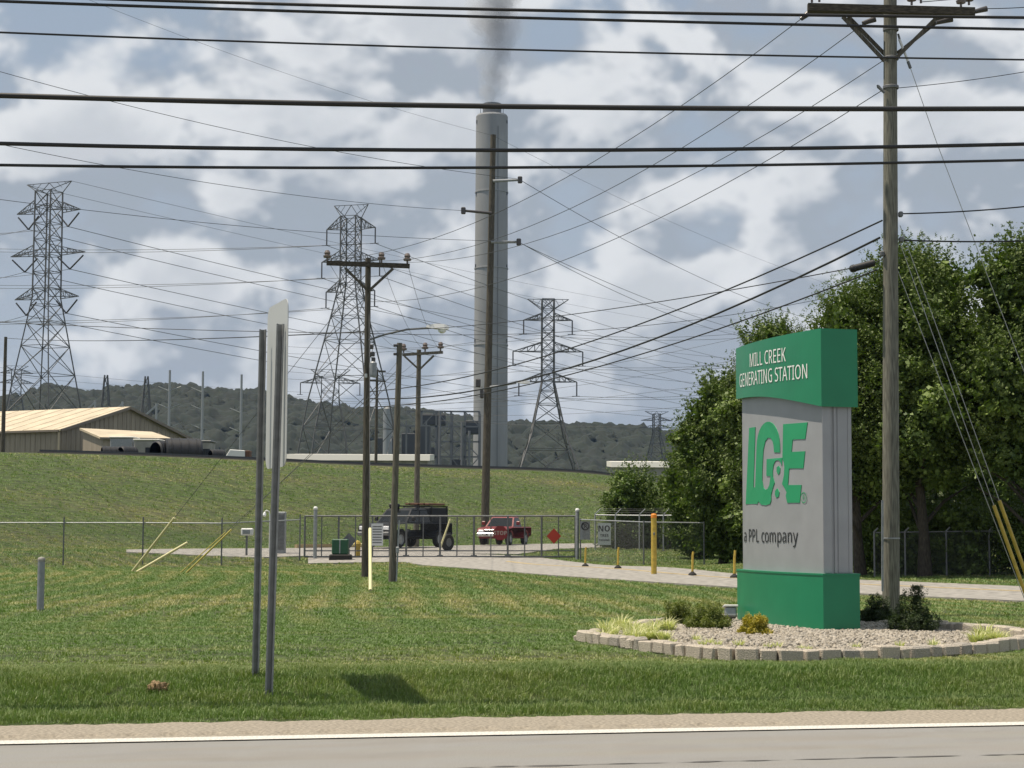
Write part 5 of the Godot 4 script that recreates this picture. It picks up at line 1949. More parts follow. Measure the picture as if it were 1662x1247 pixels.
func pickup(called: String, label: String, where: Vector3, heading: float, k: Dictionary) -> Node3D:
	# local x: forward, z: the vehicle's right side, y: up
	var t := thing(called, label, "pickup truck", where, "", heading)
	var W: float = k.width
	var wb: float = k.wheelbase
	var r: float = k.wheel
	var bo: float = k.body_y          # belt height
	var si: float = k.sill
	var fx: float = wb / 2 + k.front
	var bxk: float = -wb / 2 - k.rear
	# lower body with wheel arches
	var poly := [Vector2(bxk, si + 0.12), Vector2(-wb / 2 - r * 1.18, si)]
	poly.append_array(arch(Vector2(-wb / 2, r), r * 1.16))
	poly.append(Vector2(-wb / 2 + r * 1.18, si))
	poly.append(Vector2(wb / 2 - r * 1.18, si))
	poly.append_array(arch(Vector2(wb / 2, r), r * 1.16))
	poly.append_array([Vector2(wb / 2 + r * 1.18, si + 0.05), Vector2(fx, si + 0.1), Vector2(fx + 0.04, bo - 0.28), Vector2(fx - 0.08, bo - 0.08), Vector2(wb / 2 - 0.5, bo), Vector2(bxk, bo)])
	var m := MB.new()
	m.prism(poly, Vector3(0, 0, -W / 2), Vector3.RIGHT, Vector3.UP, Vector3(0, 0, W), 0.05)
	obj("body", m, k.paint, t)
	# cab
	var c0: float = k.cab_back
	var c1 := wb / 2 - 0.55
	var top: float = k.height
	var wb2 := W / 2 - 0.06
	var wt := W / 2 - 0.22
	m = MB.new()
	var lo := [Vector3(c0, bo - 0.02, -wb2), Vector3(c1, bo - 0.02, -wb2), Vector3(c1, bo - 0.02, wb2), Vector3(c0, bo - 0.02, wb2)]
	var hi := [Vector3(c0 + 0.12, top - 0.07, -wt), Vector3(c1 - 0.72, top - 0.07, -wt), Vector3(c1 - 0.72, top - 0.07, wt), Vector3(c0 + 0.12, top - 0.07, wt)]
	var cap := [Vector3(c0 + 0.25, top, -wt + 0.12), Vector3(c1 - 0.85, top, -wt + 0.12), Vector3(c1 - 0.85, top, wt - 0.12), Vector3(c0 + 0.25, top, wt - 0.12)]
	m.rings([lo, hi, cap])
	var cab := obj("cab", m, k.paint, t)
	# panes, a little proud of the cab
	var pane := func(q: Array, out: Vector3) -> void:
		var mm := MB.new()
		var mid := Vector3.ZERO
		for e in q: mid += e / 4.0
		var nrm: Vector3 = (q[1] - q[0]).cross(q[3] - q[0]).normalized()
		if nrm.dot(out) < 0.0: nrm = -nrm
		var s := []
		for e in q: s.append(mid + (e - mid) * 0.88 + nrm * 0.006)
		mm.face(s, out)
		obj("window", mm, mats.glass_dark, cab)
	pane.call([lo[1], lo[2], hi[2], hi[1]], Vector3.RIGHT)
	pane.call([lo[0], lo[3], hi[3], hi[0]], Vector3.LEFT)
	for sd in [0, 1]:
		var a: Vector3 = lo[0] if sd == 0 else lo[3]
		var b: Vector3 = lo[1] if sd == 0 else lo[2]
		var c: Vector3 = hi[1] if sd == 0 else hi[2]
		var d: Vector3 = hi[0] if sd == 0 else hi[3]
		var out := Vector3(0, 0, -1) if sd == 0 else Vector3(0, 0, 1)
		for h in k.doors:
			var f0: float = float(h) / k.doors
			var f1: float = (h + 1.0) / k.doors
			pane.call([a.lerp(b, f0), a.lerp(b, f1), d.lerp(c, f1), d.lerp(c, f0)], out)
	# nose
	var nose: float = fx + 0.03
	m = MB.new()
	m.cbox(Vector3(nose, bo - 0.33, 0), Vector3(0.08, 0.34, W * 0.5), 0.02)
	var gr := obj("grille", m, mats.rubber if k.big else mats.chrome, t)
	for i in 3:
		m = MB.new()
		m.cbox(Vector3(nose + 0.05, bo - 0.23 - i * 0.1, 0), Vector3(0.03, 0.035, W * 0.5), 0.008)
		obj("slat", m, mats.dull_steel if k.big else mats.rubber, gr)
	for sz in [-1.0, 1.0]:
		m = MB.new()
		m.cbox(Vector3(nose - 0.01, bo - 0.28, sz * W * 0.36), Vector3(0.10, 0.2, W * 0.18), 0.03)
		obj("headlight", m, mats.lamp_glass, t)
		m = MB.new()
		m.cbox(Vector3(c1 - 0.35, bo + 0.2, sz * (W / 2 + 0.13)), Vector3(0.12, 0.22, 0.2), 0.03)
		obj("mirror", m, k.paint if not k.big else mats.black_plastic, t)
		m = MB.new()
		m.cbox(Vector3(c1 - 1.05, bo - 0.18, sz * (W / 2 + 0.012)), Vector3(0.16, 0.035, 0.03), 0.008)
		obj("door_handle", m, mats.rubber, t)
	m = MB.new()
	m.cbox(Vector3(fx + 0.1, si + 0.18, 0), Vector3(0.16, 0.2, W * 0.97), 0.05)
	obj("bumper", m, mats.dull_steel if k.big else mats.chrome, t)
	m = MB.new()
	m.cbox(Vector3(fx + 0.19, si + 0.18, 0), Vector3(0.02, 0.12, 0.32), 0.005)
	obj("licence_plate", m, mats.sign_white, t)
	m = MB.new()
	m.cbox(Vector3(bxk - 0.06, si + 0.2, 0), Vector3(0.14, 0.16, W * 0.95), 0.04)
	obj("bumper", m, mats.dull_steel, t)
	# bed interior
	m = MB.new()
	m.box(Vector3((bxk + c0) / 2, bo + 0.004, 0), Vector3(c0 - bxk - 0.16, 0.008, W - 0.26))
	obj("bed_floor", m, mats.rubber, t)
	for sx in [-1.0, 1.0]:
		for sz in [-1.0, 1.0]:
			var wn := Node3D.new()
			wn.name = "wheel"
			t.add_child(wn, true)
			wn.position = Vector3(sx * wb / 2, r, sz * (W / 2 - 0.14))
			m = MB.new()
			var bs := Basis(Vector3.RIGHT, Vector3(0, 0, sz), Vector3(0, -sz, 0))
			m.lathe(Vector3.ZERO, [[r * 0.6, -0.12], [r * 0.94, -0.12], [r, -0.07], [r, 0.08], [r * 0.94, 0.12], [r * 0.62, 0.12]], 24, bs)
			obj("tyre", m, mats.rubber, wn)
			m = MB.new()
			m.lathe(Vector3.ZERO, [[r * 0.62, 0.12], [r * 0.58, 0.07], [r * 0.2, 0.09], [0.0, 0.1]], 16, bs)
			obj("rim", m, mats.galvanized, wn)
	return t

func make_vehicles() -> void:
	# heading 0 faces +x; facing the camera is -90 degrees about y
	var w := on(657, 891, 95.5)
	var t := pickup("pickup_truck", "dark grey work pickup with loaded ladder rack behind the gate", w + Vector3(0, 0.05, 0), -PI / 2 - 0.52,
		{"width": 2.0, "wheelbase": 3.7, "wheel": 0.42, "body_y": 1.26, "sill": 0.52, "front": 0.95, "rear": 1.2, "cab_back": -1.0, "height": 2.0, "doors": 2, "paint": mats.charcoal_paint, "big": true})
	for x in [-2.7, -1.2, 0.1]:
		for sz in [-1.0, 1.0]:
			var m := MB.new()
			m.bar(Vector3(x, 1.2 if x < -1.0 else 1.9, sz * 0.85), Vector3(x, 2.12, sz * 0.85), 0.05)
			obj("rack_post", m, mats.black_plastic, t)
		var m2 := MB.new()
		m2.bar(Vector3(x, 2.12, -0.9), Vector3(x, 2.12, 0.9), 0.06)
		obj("rack_bar", m2, mats.black_plastic, t)
	for q in [[-1.95, 1.66, 1.8, 0.8, "toolbox", "charcoal_paint"]]:
		var m := MB.new()
		m.cbox(Vector3(q[0], q[1], 0), Vector3(q[2], q[3], 1.7), 0.04)
		obj(q[4], m, mats[q[5]], t)
	var lc := thing("rack_load", "rust-brown timber load strapped on the dark pickup rack", "load", t.transform * Vector3(-1.9, 2.16, 0), "", t.rotation.y)
	for i in 5:
		var m := MB.new()
		m.cbox(Vector3(0.0, 0.07 + 0.004 * i, -0.62 + i * 0.3), Vector3(1.6 + 0.12 * (i % 3), 0.10 + 0.02 * (i % 2), 0.24), 0.02)
		obj("plank", m, mats.rust, lc)
	var bx := thing("roof_box", "small black box on the dark pickup cab roof", "box", t.transform * Vector3(0.55, 2.0, 0.3), "", t.rotation.y)
	var mb := MB.new()
	mb.cbox(Vector3(0, 0.14, 0), Vector3(0.4, 0.2, 0.45), 0.04)
	obj("housing", mb, mats.black_plastic, bx)
	mb = MB.new()
	mb.cbox(Vector3(0, 0.02, 0), Vector3(0.34, 0.05, 0.38), 0.01)
	obj("base", mb, mats.rubber, bx)
	w = on(815, 885.5, 105.0)
	pickup("pickup_truck", "small red pickup behind the gate below the very tall line pole", w + Vector3(0.1, 0.05, 0), -PI / 2 - 0.30,
		{"width": 1.78, "wheelbase": 2.95, "wheel": 0.36, "body_y": 1.02, "sill": 0.40, "front": 0.72, "rear": 1.0, "cab_back": -0.75, "height": 1.62, "doors": 1, "paint": mats.red_paint, "big": false})

# ------------------------------------------------------------------ the monument sign
var sg_o := Vector3.ZERO
var sg_u := Vector3.ZERO
var sg_n := Vector3.ZERO
var sg_len := 0.0
const SG_T := 0.53

func sg_bulge(f: float, b: float) -> float:
	return b * 4.0 * f * (1.0 - f)

func sg_slab(u0: float, u1: float, inset: float, lo: Callable, hi: Callable, b: float) -> MB:
	# slab with gently bowed front and back, between two height curves
	var m := MB.new()
	var N := 28
	for side in 2:
		var sgn := 1.0 if side == 0 else -1.0
		for i in N:
			var q := []
			for k in [[i, 0], [i + 1, 0], [i + 1, 1], [i, 1]]:
				var f: float = float(k[0]) / N
				var u := lerpf(u0, u1, f)
				var off := sg_bulge(u / sg_len, b) - inset
				var y: float = lo.call(u / sg_len) if k[1] == 0 else hi.call(u / sg_len)
				var base := sg_u * u + (sg_n * off if side == 0 else -sg_n * (SG_T + off))
				q.append(base + Vector3(0, y, 0))
			m.face(q, sg_n * sgn)
	for k in 2:
		for i in N:
			var q := []
			for e in [[i, 0], [i + 1, 0], [i + 1, 1], [i, 1]]:
				var f: float = float(e[0]) / N
				var u := lerpf(u0, u1, f)
				var off := sg_bulge(u / sg_len, b) - inset
				var y: float = lo.call(u / sg_len) if k == 0 else hi.call(u / sg_len)
				q.append(sg_u * u + (sg_n * off if e[1] == 0 else -sg_n * (SG_T + off)) + Vector3(0, y, 0))
			m.face(q, Vector3.DOWN if k == 0 else Vector3.UP)
		var u2 := u0 if k == 0 else u1
		var of2 := sg_bulge(u2 / sg_len, b) - inset
		m.face([sg_u * u2 + sg_n * of2 + Vector3(0, lo.call(u2 / sg_len), 0), sg_u * u2 - sg_n * (SG_T + of2) + Vector3(0, lo.call(u2 / sg_len), 0),
			sg_u * u2 - sg_n * (SG_T + of2) + Vector3(0, hi.call(u2 / sg_len), 0), sg_u * u2 + sg_n * of2 + Vector3(0, hi.call(u2 / sg_len), 0)], -sg_u if k == 0 else sg_u)
	return m

func sg_uv(px: float, py: float, depth_in: float) -> Vector2:
	# where the line of sight through a surveyed pixel meets the sign's bowed face
	var r := view * Vector3((px - CX) / F, (CY - py) / F, -1.0)
	var off := depth_in
	var q := Vector2.ZERO
	for i in 6:
		var pl := sg_o + sg_n * off
		var t := (pl - EYE).dot(sg_n) / r.dot(sg_n)
		var p := EYE + r * t - sg_o
		q = Vector2(p.dot(sg_u), p.y)
		off = depth_in + sg_bulge(clampf(q.x / sg_len, 0, 1), 0.11)
	return q

func sg_raise(polys: Array, holes: Array, inset: float, lift: float) -> MB:
	# outlines (in pixels of the survey) turned into raised shapes on the face
	var m := MB.new()
	for p in polys:
		var pl := PackedVector2Array()
		for e in p: pl.append(sg_uv(e[0], e[1], -inset))
		m = sg_fill(m, pl, inset, lift)
	return m

func sg_fill(m: MB, pl: PackedVector2Array, inset: float, lift: float) -> MB:
	if Geometry2D.is_polygon_clockwise(pl): pl.reverse()
	var tri := Geometry2D.triangulate_polygon(pl)
	var P := func(q: Vector2, l: float) -> Vector3:
		return sg_u * q.x + Vector3(0, q.y, 0) + sg_n * (sg_bulge(clampf(q.x / sg_len, 0.0, 1.0), 0.11) - inset + l)
	for i in range(0, tri.size(), 3):
		m.face([P.call(pl[tri[i]], lift), P.call(pl[tri[i + 1]], lift), P.call(pl[tri[i + 2]], lift)], sg_n)
	for i in pl.size():
		var j := (i + 1) % pl.size()
		var e := pl[j] - pl[i]
		m.face([P.call(pl[i], 0.0), P.call(pl[j], 0.0), P.call(pl[j], lift), P.call(pl[i], lift)], sg_u * e.y - Vector3(0, e.x, 0))
	return m

func sg_text(s: String, t: Node3D, called: String, mat_: Material, p0: Vector2, p1: Vector2, h_px: float, inset: float, bulge: float) -> void:
	# lettering between two surveyed base-line points, bent to the bowed face
	var a := sg_uv(p0.x, p0.y, -inset)
	var b := sg_uv(p1.x, p1.y, -inset)
	var c := sg_uv(p1.x, p1.y - h_px, -inset)
	var tm := text_mesh(s, 1.0)
	tm.depth = 0.0
	tm.curve_step = 1.0
	var arr := tm.get_mesh_arrays()
	var v: PackedVector3Array = arr[Mesh.ARRAY_VERTEX]
	var lo := Vector3(1e9, 1e9, 0)
	var hi := Vector3(-1e9, -1e9, 0)
	for q in v:
		lo = lo.min(q); hi = hi.max(q)
	var nn: PackedVector3Array = arr[Mesh.ARRAY_NORMAL]
	var cap := tm.font.get_ascent(64) * tm.pixel_size * 0.765   # cap height of the face
	var base := hi.y - cap if s == s.to_upper() else hi.y - cap
	for i in v.size():
		var fx := (v[i].x - lo.x) / (hi.x - lo.x)
		var fy := (v[i].y - base) / cap
		var u := lerpf(a.x, b.x, fx)
		var y := lerpf(a.y, b.y, fx) + fy * (c.y - b.y)
		v[i] = sg_u * u + Vector3(0, y, 0) + sg_n * (sg_bulge(clampf(u / sg_len, 0.0, 1.0), bulge) - inset + 0.007)
		nn[i] = sg_n
	arr[Mesh.ARRAY_VERTEX] = v
	arr[Mesh.ARRAY_NORMAL] = nn
	arr[Mesh.ARRAY_TANGENT] = null
	var am := ArrayMesh.new()
	am.add_surface_from_arrays(Mesh.PRIMITIVE_TRIANGLES, arr)
	obj(called, am, mat_, t)

func arc_px(c: Vector2, rx: float, ry: float, a0: float, a1: float, steps := 12) -> Array:
	var p := []
	for i in steps + 1:
		var a := deg_to_rad(lerpf(a0, a1, float(i) / steps))
		p.append([c.x + cos(a) * rx, c.y - sin(a) * ry])
	return p

func make_sign() -> void:
	var near := at(1337, 1028, 24.5)
	var farp := at(1197, 1011, 27.3)
	near.y = gy(near.x, near.z)
	farp.y = near.y
	sg_o = farp
	sg_u = (near - farp).normalized()
	sg_len = (near - farp).length()
	sg_n = Vector3(-sg_u.z, 0, sg_u.x)
	if sg_n.x > 0.0: sg_n = -sg_n
	var t := thing("monument_sign", "tall green and silver monument sign in the stone-edged bed", "sign", sg_o)
	var y_base := at(1337, 932, 24.5).y - near.y
	var y_top := at(1337, 533, 24.5).y - near.y
	var y_lo_near := at(1337, 660, 24.5).y - near.y
	var y_lo_far := at(1197, 648, 27.3).y - near.y
	var lo_curve := func(f: float) -> float: return lerpf(y_lo_far, y_lo_near, f) + 0.075 * sin(PI * clampf(f, 0.0, 1.0))
	var flat := func(y: float) -> Callable: return func(_f: float) -> float: return y
	obj("plinth", sg_slab(0.0, sg_len, 0.0, flat.call(-0.15), flat.call(y_base), 0.13), mats.sign_green, t)
	obj("header", sg_slab(0.0, sg_len, 0.0, lo_curve, flat.call(y_top), 0.13), mats.sign_green, t)
	var IN := 0.075
	obj("panel", sg_slab(0.07, sg_len - 0.07, IN, flat.call(y_base - 0.05), func(f: float) -> float: return lo_curve.call(f) + 0.1, 0.11), mats.sign_silver, t)
	# stepped end trim on the visible narrow side
	for q in [[-0.10, 0.13, 0.012], [-0.215, 0.035, 0.024], [-0.33, 0.15, 0.008], [-0.43, 0.05, 0.014]]:
		var m := MB.new()
		var c: Vector3 = sg_u * (sg_len - 0.07 + q[2] / 2) + sg_n * q[0] + Vector3(0, (y_base + y_lo_near) / 2 + 0.05, 0)
		m.cbox(c, Vector3(q[2], y_lo_near - y_base + 0.08, q[1]), 0.004, Basis(sg_u, Vector3.UP, sg_u.cross(Vector3.UP)))
		obj("edge_trim", m, mats.sign_silver, t)
	# cap lip along the plinth
	obj("plinth_lip", sg_slab(-0.008, sg_len + 0.008, -0.008, flat.call(y_base - 0.02), flat.call(y_base + 0.004), 0.13), mats.sign_green, t)
	# lettering on the header
	sg_text("MILL CREEK", t, "lettering", mats.letter_white, Vector2(1219.5, 596.0), Vector2(1278, 586.5), 22.5, 0.0, 0.13)
	sg_text("GENERATING STATION", t, "lettering", mats.letter_white, Vector2(1202, 629.0), Vector2(1312, 614.0), 23.5, 0.0, 0.13)
	sg_text("a PPL company", t, "lettering", mats.letter_black, Vector2(1208.5, 879.5), Vector2(1296, 881.0), 22.0, IN, 0.11)
	# the logo: heavy slanted L, G and E with an ampersand between them
	var L_ := [[1216.8, 694.8], [1226.6, 693.4], [1223.6, 791.2], [1227.5, 791.2], [1230.5, 799], [1231.6, 812], [1230.4, 818], [1211.2, 818.6]]
	var G_ := arc_px(Vector2(1248.0, 735.0), 19.0, 50.5, 0.0, 180.0, 16)
	G_ = [[1266.8, 734.8]] + arc_px(Vector2(1247.8, 727), 19.0, 42.3, 10.0, 176.0, 14)
	G_.append_array([[1227.6, 760], [1226.6, 788], [1227.0, 801], [1231.0, 813.5], [1236.5, 819.3], [1243.5, 820.4], [1250.5, 818.2], [1252.6, 812], [1252.4, 803], [1254.8, 793], [1257.8, 784], [1255.2, 774], [1254.8, 764], [1256.4, 754], [1259.6, 748], [1264.4, 747], [1268.2, 751], [1269.6, 757], [1270.2, 743.2], [1245.2, 745.4], [1244.7, 772.5], [1251.6, 773.4], [1249.5, 788], [1246.5, 794], [1243.2, 795.4], [1239.8, 792], [1237.8, 780], [1238.2, 757], [1239.8, 730], [1243, 716], [1247.2, 710.8], [1251.6, 711.2], [1255, 716.5], [1256.4, 724], [1257.2, 734.6]])
	var E_ := [[1272.0, 688.8], [1311.4, 685.8], [1307.6, 712.8], [1287.2, 713.8], [1285.4, 733.8], [1307.4, 732.6], [1304.6, 760.4], [1281.6, 760.6], [1279.6, 787.6], [1301.6, 787.4], [1298.8, 816.2], [1278.6, 816.4], [1276.2, 805], [1277.6, 799], [1272.8, 789.5], [1270.2, 786], [1273.2, 772], [1274.0, 759], [1273.0, 750], [1270.8, 746]]
	obj("logo_letter", sg_raise([L_], [], IN, 0.008), mats.logo_green, t)
	obj("logo_letter", sg_raise([G_], [], IN, 0.008), mats.logo_green, t)
	obj("logo_letter", sg_raise([E_], [], IN, 0.008), mats.logo_green, t)
	# the green counters that draw the silver ampersand
	obj("logo_counter", sg_raise([[[1261.4, 759], [1264.6, 756.4], [1267.0, 760], [1266.8, 766], [1264.2, 771], [1261.4, 766]], [[1259.0, 797], [1262.4, 792.8], [1265.6, 799], [1264.8, 806], [1261.0, 808.4], [1258.4, 803]]], [], IN, 0.008), mats.logo_green, t)
	var ring := MB.new()
	var rc := sg_uv(1305, 808, -IN)
	for k in 20:
		var q := []
		for e in [[k, 0.062], [k + 1, 0.062], [k + 1, 0.075], [k, 0.075]]:
			var a: float = TAU * e[0] / 20.0
			q.append(sg_u * (rc.x + cos(a) * e[1] * 1.15) + Vector3(0, rc.y + sin(a) * e[1], 0) + sg_n * (sg_bulge(rc.x / sg_len, 0.11) - IN + 0.006))
		ring.face(q, sg_n)
	obj("registered_ring", ring, mats.logo_green, t)
	sg_text("R", t, "registered_letter", mats.logo_green, Vector2(1303.6, 811.5), Vector2(1306.6, 811.3), 7.5, IN, 0.11)

# ------------------------------------------------------------------ the planted bed
func tuft_mesh(blades: int, h: float, w: float, spread: float, lean: float, seed_: int) -> ArrayMesh:
	var r := RandomNumberGenerator.new()
	r.seed = seed_
	var m := MB.new()
	for i in blades:
		var a := r.randf() * TAU
		var dr := Vector3(cos(a), 0, sin(a))
		var sd := Vector3(-sin(a), 0, cos(a)).rotated(Vector3.UP, r.randf_range(-0.9, 0.9)) * w * r.randf_range(0.7, 1.2)
		var o := dr * spread * sqrt(r.randf())
		var hh := h * r.randf_range(0.55, 1.1)
		var k := lean * r.randf_range(0.3, 1.2)
		var p1 := o + Vector3(0, hh * 0.6, 0) + dr * hh * k * 0.35
		var p2 := o + Vector3(0, hh * (1.0 - 0.3 * k), 0) + dr * hh * k
		var s := m.v.size()
		for q in [o - sd, o + sd, p1 + sd * 0.8, p1 - sd * 0.8, p2]: m.v.append(q)
		var nn := (p2 - o).cross(sd).normalized()
		if nn.y < 0.0: nn = -nn
		for q in 5: m.n.append(nn)
		if (m.v[s + 2] - m.v[s]).cross(m.v[s + 1] - m.v[s]).dot(nn) > 0.0:
			m.ix.append_array([s, s + 1, s + 2, s, s + 2, s + 3, s + 3, s + 2, s + 4])
		else:
			m.ix.append_array([s, s + 2, s + 1, s, s + 3, s + 2, s + 3, s + 4, s + 2])
	return m.mesh()

func leaf_clump(count: int, radius: float, ll: float, lw: float, seed_: int, up := 0.55) -> ArrayMesh:
	var r := RandomNumberGenerator.new()
	r.seed = seed_
	var m := MB.new()
	for i in count:
		var o := Vector3(r.randfn(0, 0.5), r.randfn(0, 0.4), r.randfn(0, 0.5)) * radius
		var nn := (Vector3(r.randfn(0, 1), r.randfn(0, 1) + up * 2.0, r.randfn(0, 1))).normalized()
		var x := nn.cross(Vector3(r.randfn(0, 1), r.randfn(0, 1), r.randfn(0, 1))).normalized()
		var y := nn.cross(x)
		var l := ll * r.randf_range(0.7, 1.25)
		var w := lw * r.randf_range(0.75, 1.2)
		var s := m.v.size()
		for q in [o - x * l * 0.5, o + y * w * 0.5 + nn * w * 0.12, o + x * l * 0.5 - nn * l * 0.12, o - y * w * 0.5 + nn * w * 0.12]: m.v.append(q)
		for q in 4: m.n.append(nn)
		var tn := (m.v[s + 2] - m.v[s]).cross(m.v[s + 1] - m.v[s])
		if tn.dot(nn) > 0.0: m.ix.append_array([s, s + 1, s + 2, s, s + 2, s + 3])
		else: m.ix.append_array([s, s + 2, s + 1, s, s + 3, s + 2])
	return m.mesh()

func make_bed() -> void:
	# outline of the bed, surveyed along the foot of its edging
	var front := [[944, 1043], [1000, 1051], [1060, 1059], [1110, 1064], [1160, 1068], [1210, 1070], [1265, 1070.5], [1320, 1070], [1375, 1069], [1430, 1067.5], [1490, 1065], [1550, 1062], [1605, 1058.5], [1650, 1054], [1680, 1047]]
	var back := [[1682, 1038], [1640, 1031], [1560, 1024], [1480, 1016], [1400, 1008], [1320, 1002], [1220, 1001], [1120, 1005], [1040, 1014], [985, 1024], [952, 1033]]
	var hb := 0.235
	var pts := []
	for q in front: pts.append(level(q[0], q[1], hb))
	var nf := pts.size()
	for q in back: pts.append(level(q[0], q[1], hb + 0.06))
	var bed := thing("planting_bed", "gravel planting bed edged with rough stone blocks around the monument sign", "flower bed", pts[0])
	var o: Vector3 = pts[0]
	var cv := Curve3D.new()
	for p in pts: cv.add_point(p)
	cv.add_point(pts[0])
	cv.bake_interval = 0.05
	var total := cv.get_baked_length()
	# edging stones laid end to end
	var s := 0.0
	var er := RandomNumberGenerator.new()
	er.seed = 99
	while s < total - 0.12:
		var l := er.randf_range(0.15, 0.30)
		var a := cv.sample_baked(s)
		var b := cv.sample_baked(minf(s + l, total))
		var mid := (a + b) / 2.0
		var dr := b - a
		dr.y = 0.0
		dr = dr.normalized()
		var hgt := er.randf_range(0.135, 0.165)
		var m := MB.new()
		m.cbox(Vector3.ZERO, Vector3(l - er.randf_range(0.008, 0.022), hgt, er.randf_range(0.15, 0.19)), er.randf_range(0.012, 0.028))
		for i in m.v.size():
			var v := m.v[i]
			m.v[i] += Vector3(sin(v.y * 40.0 + s * 9.0) * 0.006, sin(v.x * 31.0 + s * 5.0) * 0.007, sin(v.x * 37.0 + v.y * 29.0 + s * 7.0) * 0.011)
		var st := obj("edging_stone", m, mats.stone if er.randf() < 0.72 else mats.stone_grey, bed)
		var gx := gy(mid.x, mid.z)
		st.transform = Transform3D(Basis(dr, Vector3.UP, dr.cross(Vector3.UP)).rotated(Vector3.UP, er.randf_range(-0.05, 0.05)).rotated(dr, er.randf_range(-0.05, 0.05)), Vector3(mid.x, maxf(gx, mid.y - 0.03) + hgt / 2 - (0.015 if s < total * 0.5 else 0.075), mid.z) - o)
		s += l
	# soil inside, then loose gravel
	var poly := PackedVector2Array()
	for i in 90:
		var p := cv.sample_baked(total * i / 90.0)
		poly.append(Vector2(p.x, p.z))
	var inner := Geometry2D.offset_polygon(poly, -0.05)[0] as PackedVector2Array
	var lo := Vector2(1e9, 1e9)
	var hi := -lo
	for p in poly:
		lo = lo.min(p); hi = hi.max(p)
	var cen := (lo + hi) / 2.0
	var bed_y := func(x: float, z: float) -> float:
		var f := Vector2((x - cen.x) / (hi.x - lo.x) * 2.0, (z - cen.y) / (hi.y - lo.y) * 2.0).length()
		return hb + 0.04 + 0.025 * clampf(1.0 - f * f, 0.0, 1.0)
	var soil := MB.new()
	var step := 0.12
	var x := lo.x
	while x < hi.x:
		var z := lo.y
		while z < hi.y:
			if Geometry2D.is_point_in_polygon(Vector2(x + step / 2, z + step / 2), inner):
				var q := []
				for k in [[0, 0], [1, 0], [1, 1], [0, 1]]:
					var xx: float = x + k[0] * step
					var zz: float = z + k[1] * step
					q.append(Vector3(xx, bed_y.call(xx, zz), zz) - o)
				soil.face(q, Vector3.UP)
			z += step
		x += step
	obj("soil", soil, mats.gravel_soil, bed)
	var where := []
	var cols := []
	var gr := RandomNumberGenerator.new()
	gr.seed = 7
	while where.size() < 15000:
		var p := Vector2(gr.randf_range(lo.x, hi.x), gr.randf_range(lo.y, hi.y))
		if not Geometry2D.is_point_in_polygon(p, inner): continue
		var r := gr.randf_range(0.010, 0.026)
		var bs := Basis.from_euler(Vector3(gr.randf() * TAU, gr.randf() * TAU, gr.randf() * TAU)).scaled_local(Vector3(r * 1.4, r * 0.8, r))
		where.append(Transform3D(bs, Vector3(p.x, bed_y.call(p.x, p.y) + r * 0.4, p.y) - o))
		cols.append(L(0.40, 0.35, 0.28).lerp(L(0.15, 0.13, 0.10), gr.randf()).lerp(L(0.55, 0.52, 0.47), gr.randf() * 0.4))
	scatter("gravel", lump(3, 3, 0.5).mesh(), mats.pebble, where, cols, bed)
	# shrubs
	for q in [[1101, 1022, 26.0, 0.21, 0.34, 0.24, "g", "rounded green shrub behind the larger green shrub in the bed"], [1149, 1027, 25.0, 0.29, 0.32, 0.30, "g", "larger rounded green shrub with yellowish tips near the floodlight"],
			[1226, 1033, 23.6, 0.19, 0.23, 0.22, "y", "small golden yellow shrub before the green plinth"], [1425, 1020, 27.0, 0.26, 0.36, 0.24, "d", "low dark green shrub at the foot of the tall pole"], [1482, 1032, 24.6, 0.34, 0.44, 0.30, "d", "spiky dark evergreen shrub beside the tall pole"]]:
		var p := at(q[0], q[1], q[2])
		p.y = bed_y.call(p.x, p.z) - 0.02
		var t := thing("shrub", q[7], "shrub", p)
		var wh := []
		var cl := []
		var cnt := 1500
		var pal := {"g": [L(0.22, 0.25, 0.05), L(0.07, 0.11, 0.025)], "y": [L(0.55, 0.43, 0.05), L(0.16, 0.18, 0.03)], "d": [L(0.055, 0.085, 0.026), L(0.025, 0.045, 0.016)]}[q[6]] as Array
		for i in cnt:
			var dr := Vector3(gr.randfn(0, 1), absf(gr.randfn(0, 1)) * 0.9, gr.randfn(0, 1)).normalized()
			var lob := 1.0 + 0.22 * sin(dr.x * 6.0 + q[0]) * sin(dr.z * 5.0) + 0.15 * sin(dr.y * 9.0 + q[0])
			var rr := pow(gr.randf(), 0.35) * lob
			var pos := Vector3(dr.x * q[3], 0.02 + dr.y * q[4] * 0.98, dr.z * q[5]) * Vector3(rr, rr, rr)
			if q[6] == "d" and q[3] > 0.3 and gr.randf() < 0.12:
				pos = Vector3(gr.randfn(0.06, 0.035), gr.randf_range(0.3, 0.62), gr.randfn(0, 0.035))
			var bs := Basis.from_euler(Vector3(gr.randfn(0, 0.5), gr.randf() * TAU, gr.randfn(0, 0.5))).scaled(Vector3.ONE * gr.randf_range(0.7, 1.3))
			wh.append(Transform3D(bs, pos))
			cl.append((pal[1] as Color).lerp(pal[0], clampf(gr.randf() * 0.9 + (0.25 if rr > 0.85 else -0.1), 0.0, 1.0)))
		scatter("foliage", leaf_clump(9, 0.035, 0.032, 0.010, 50, 0.7), mats.shrub, wh, cl, t)
		for i in 6:
			var m := MB.new()
			var a := TAU * i / 6.0
			m.tube([Vector3(0, -0.03, 0), Vector3(cos(a) * q[3] * 0.6, q[4] * 0.6, sin(a) * q[5] * 0.6)], [0.009, 0.004], 5)
			obj("stem", m, mats.bark, t)
	# variegated grass clumps
	var clump := tuft_mesh(60, 0.25, 0.0075, 0.06, 1.0, 61)
	var small := tuft_mesh(22, 0.13, 0.006, 0.04, 1.0, 62)
	var spots := []
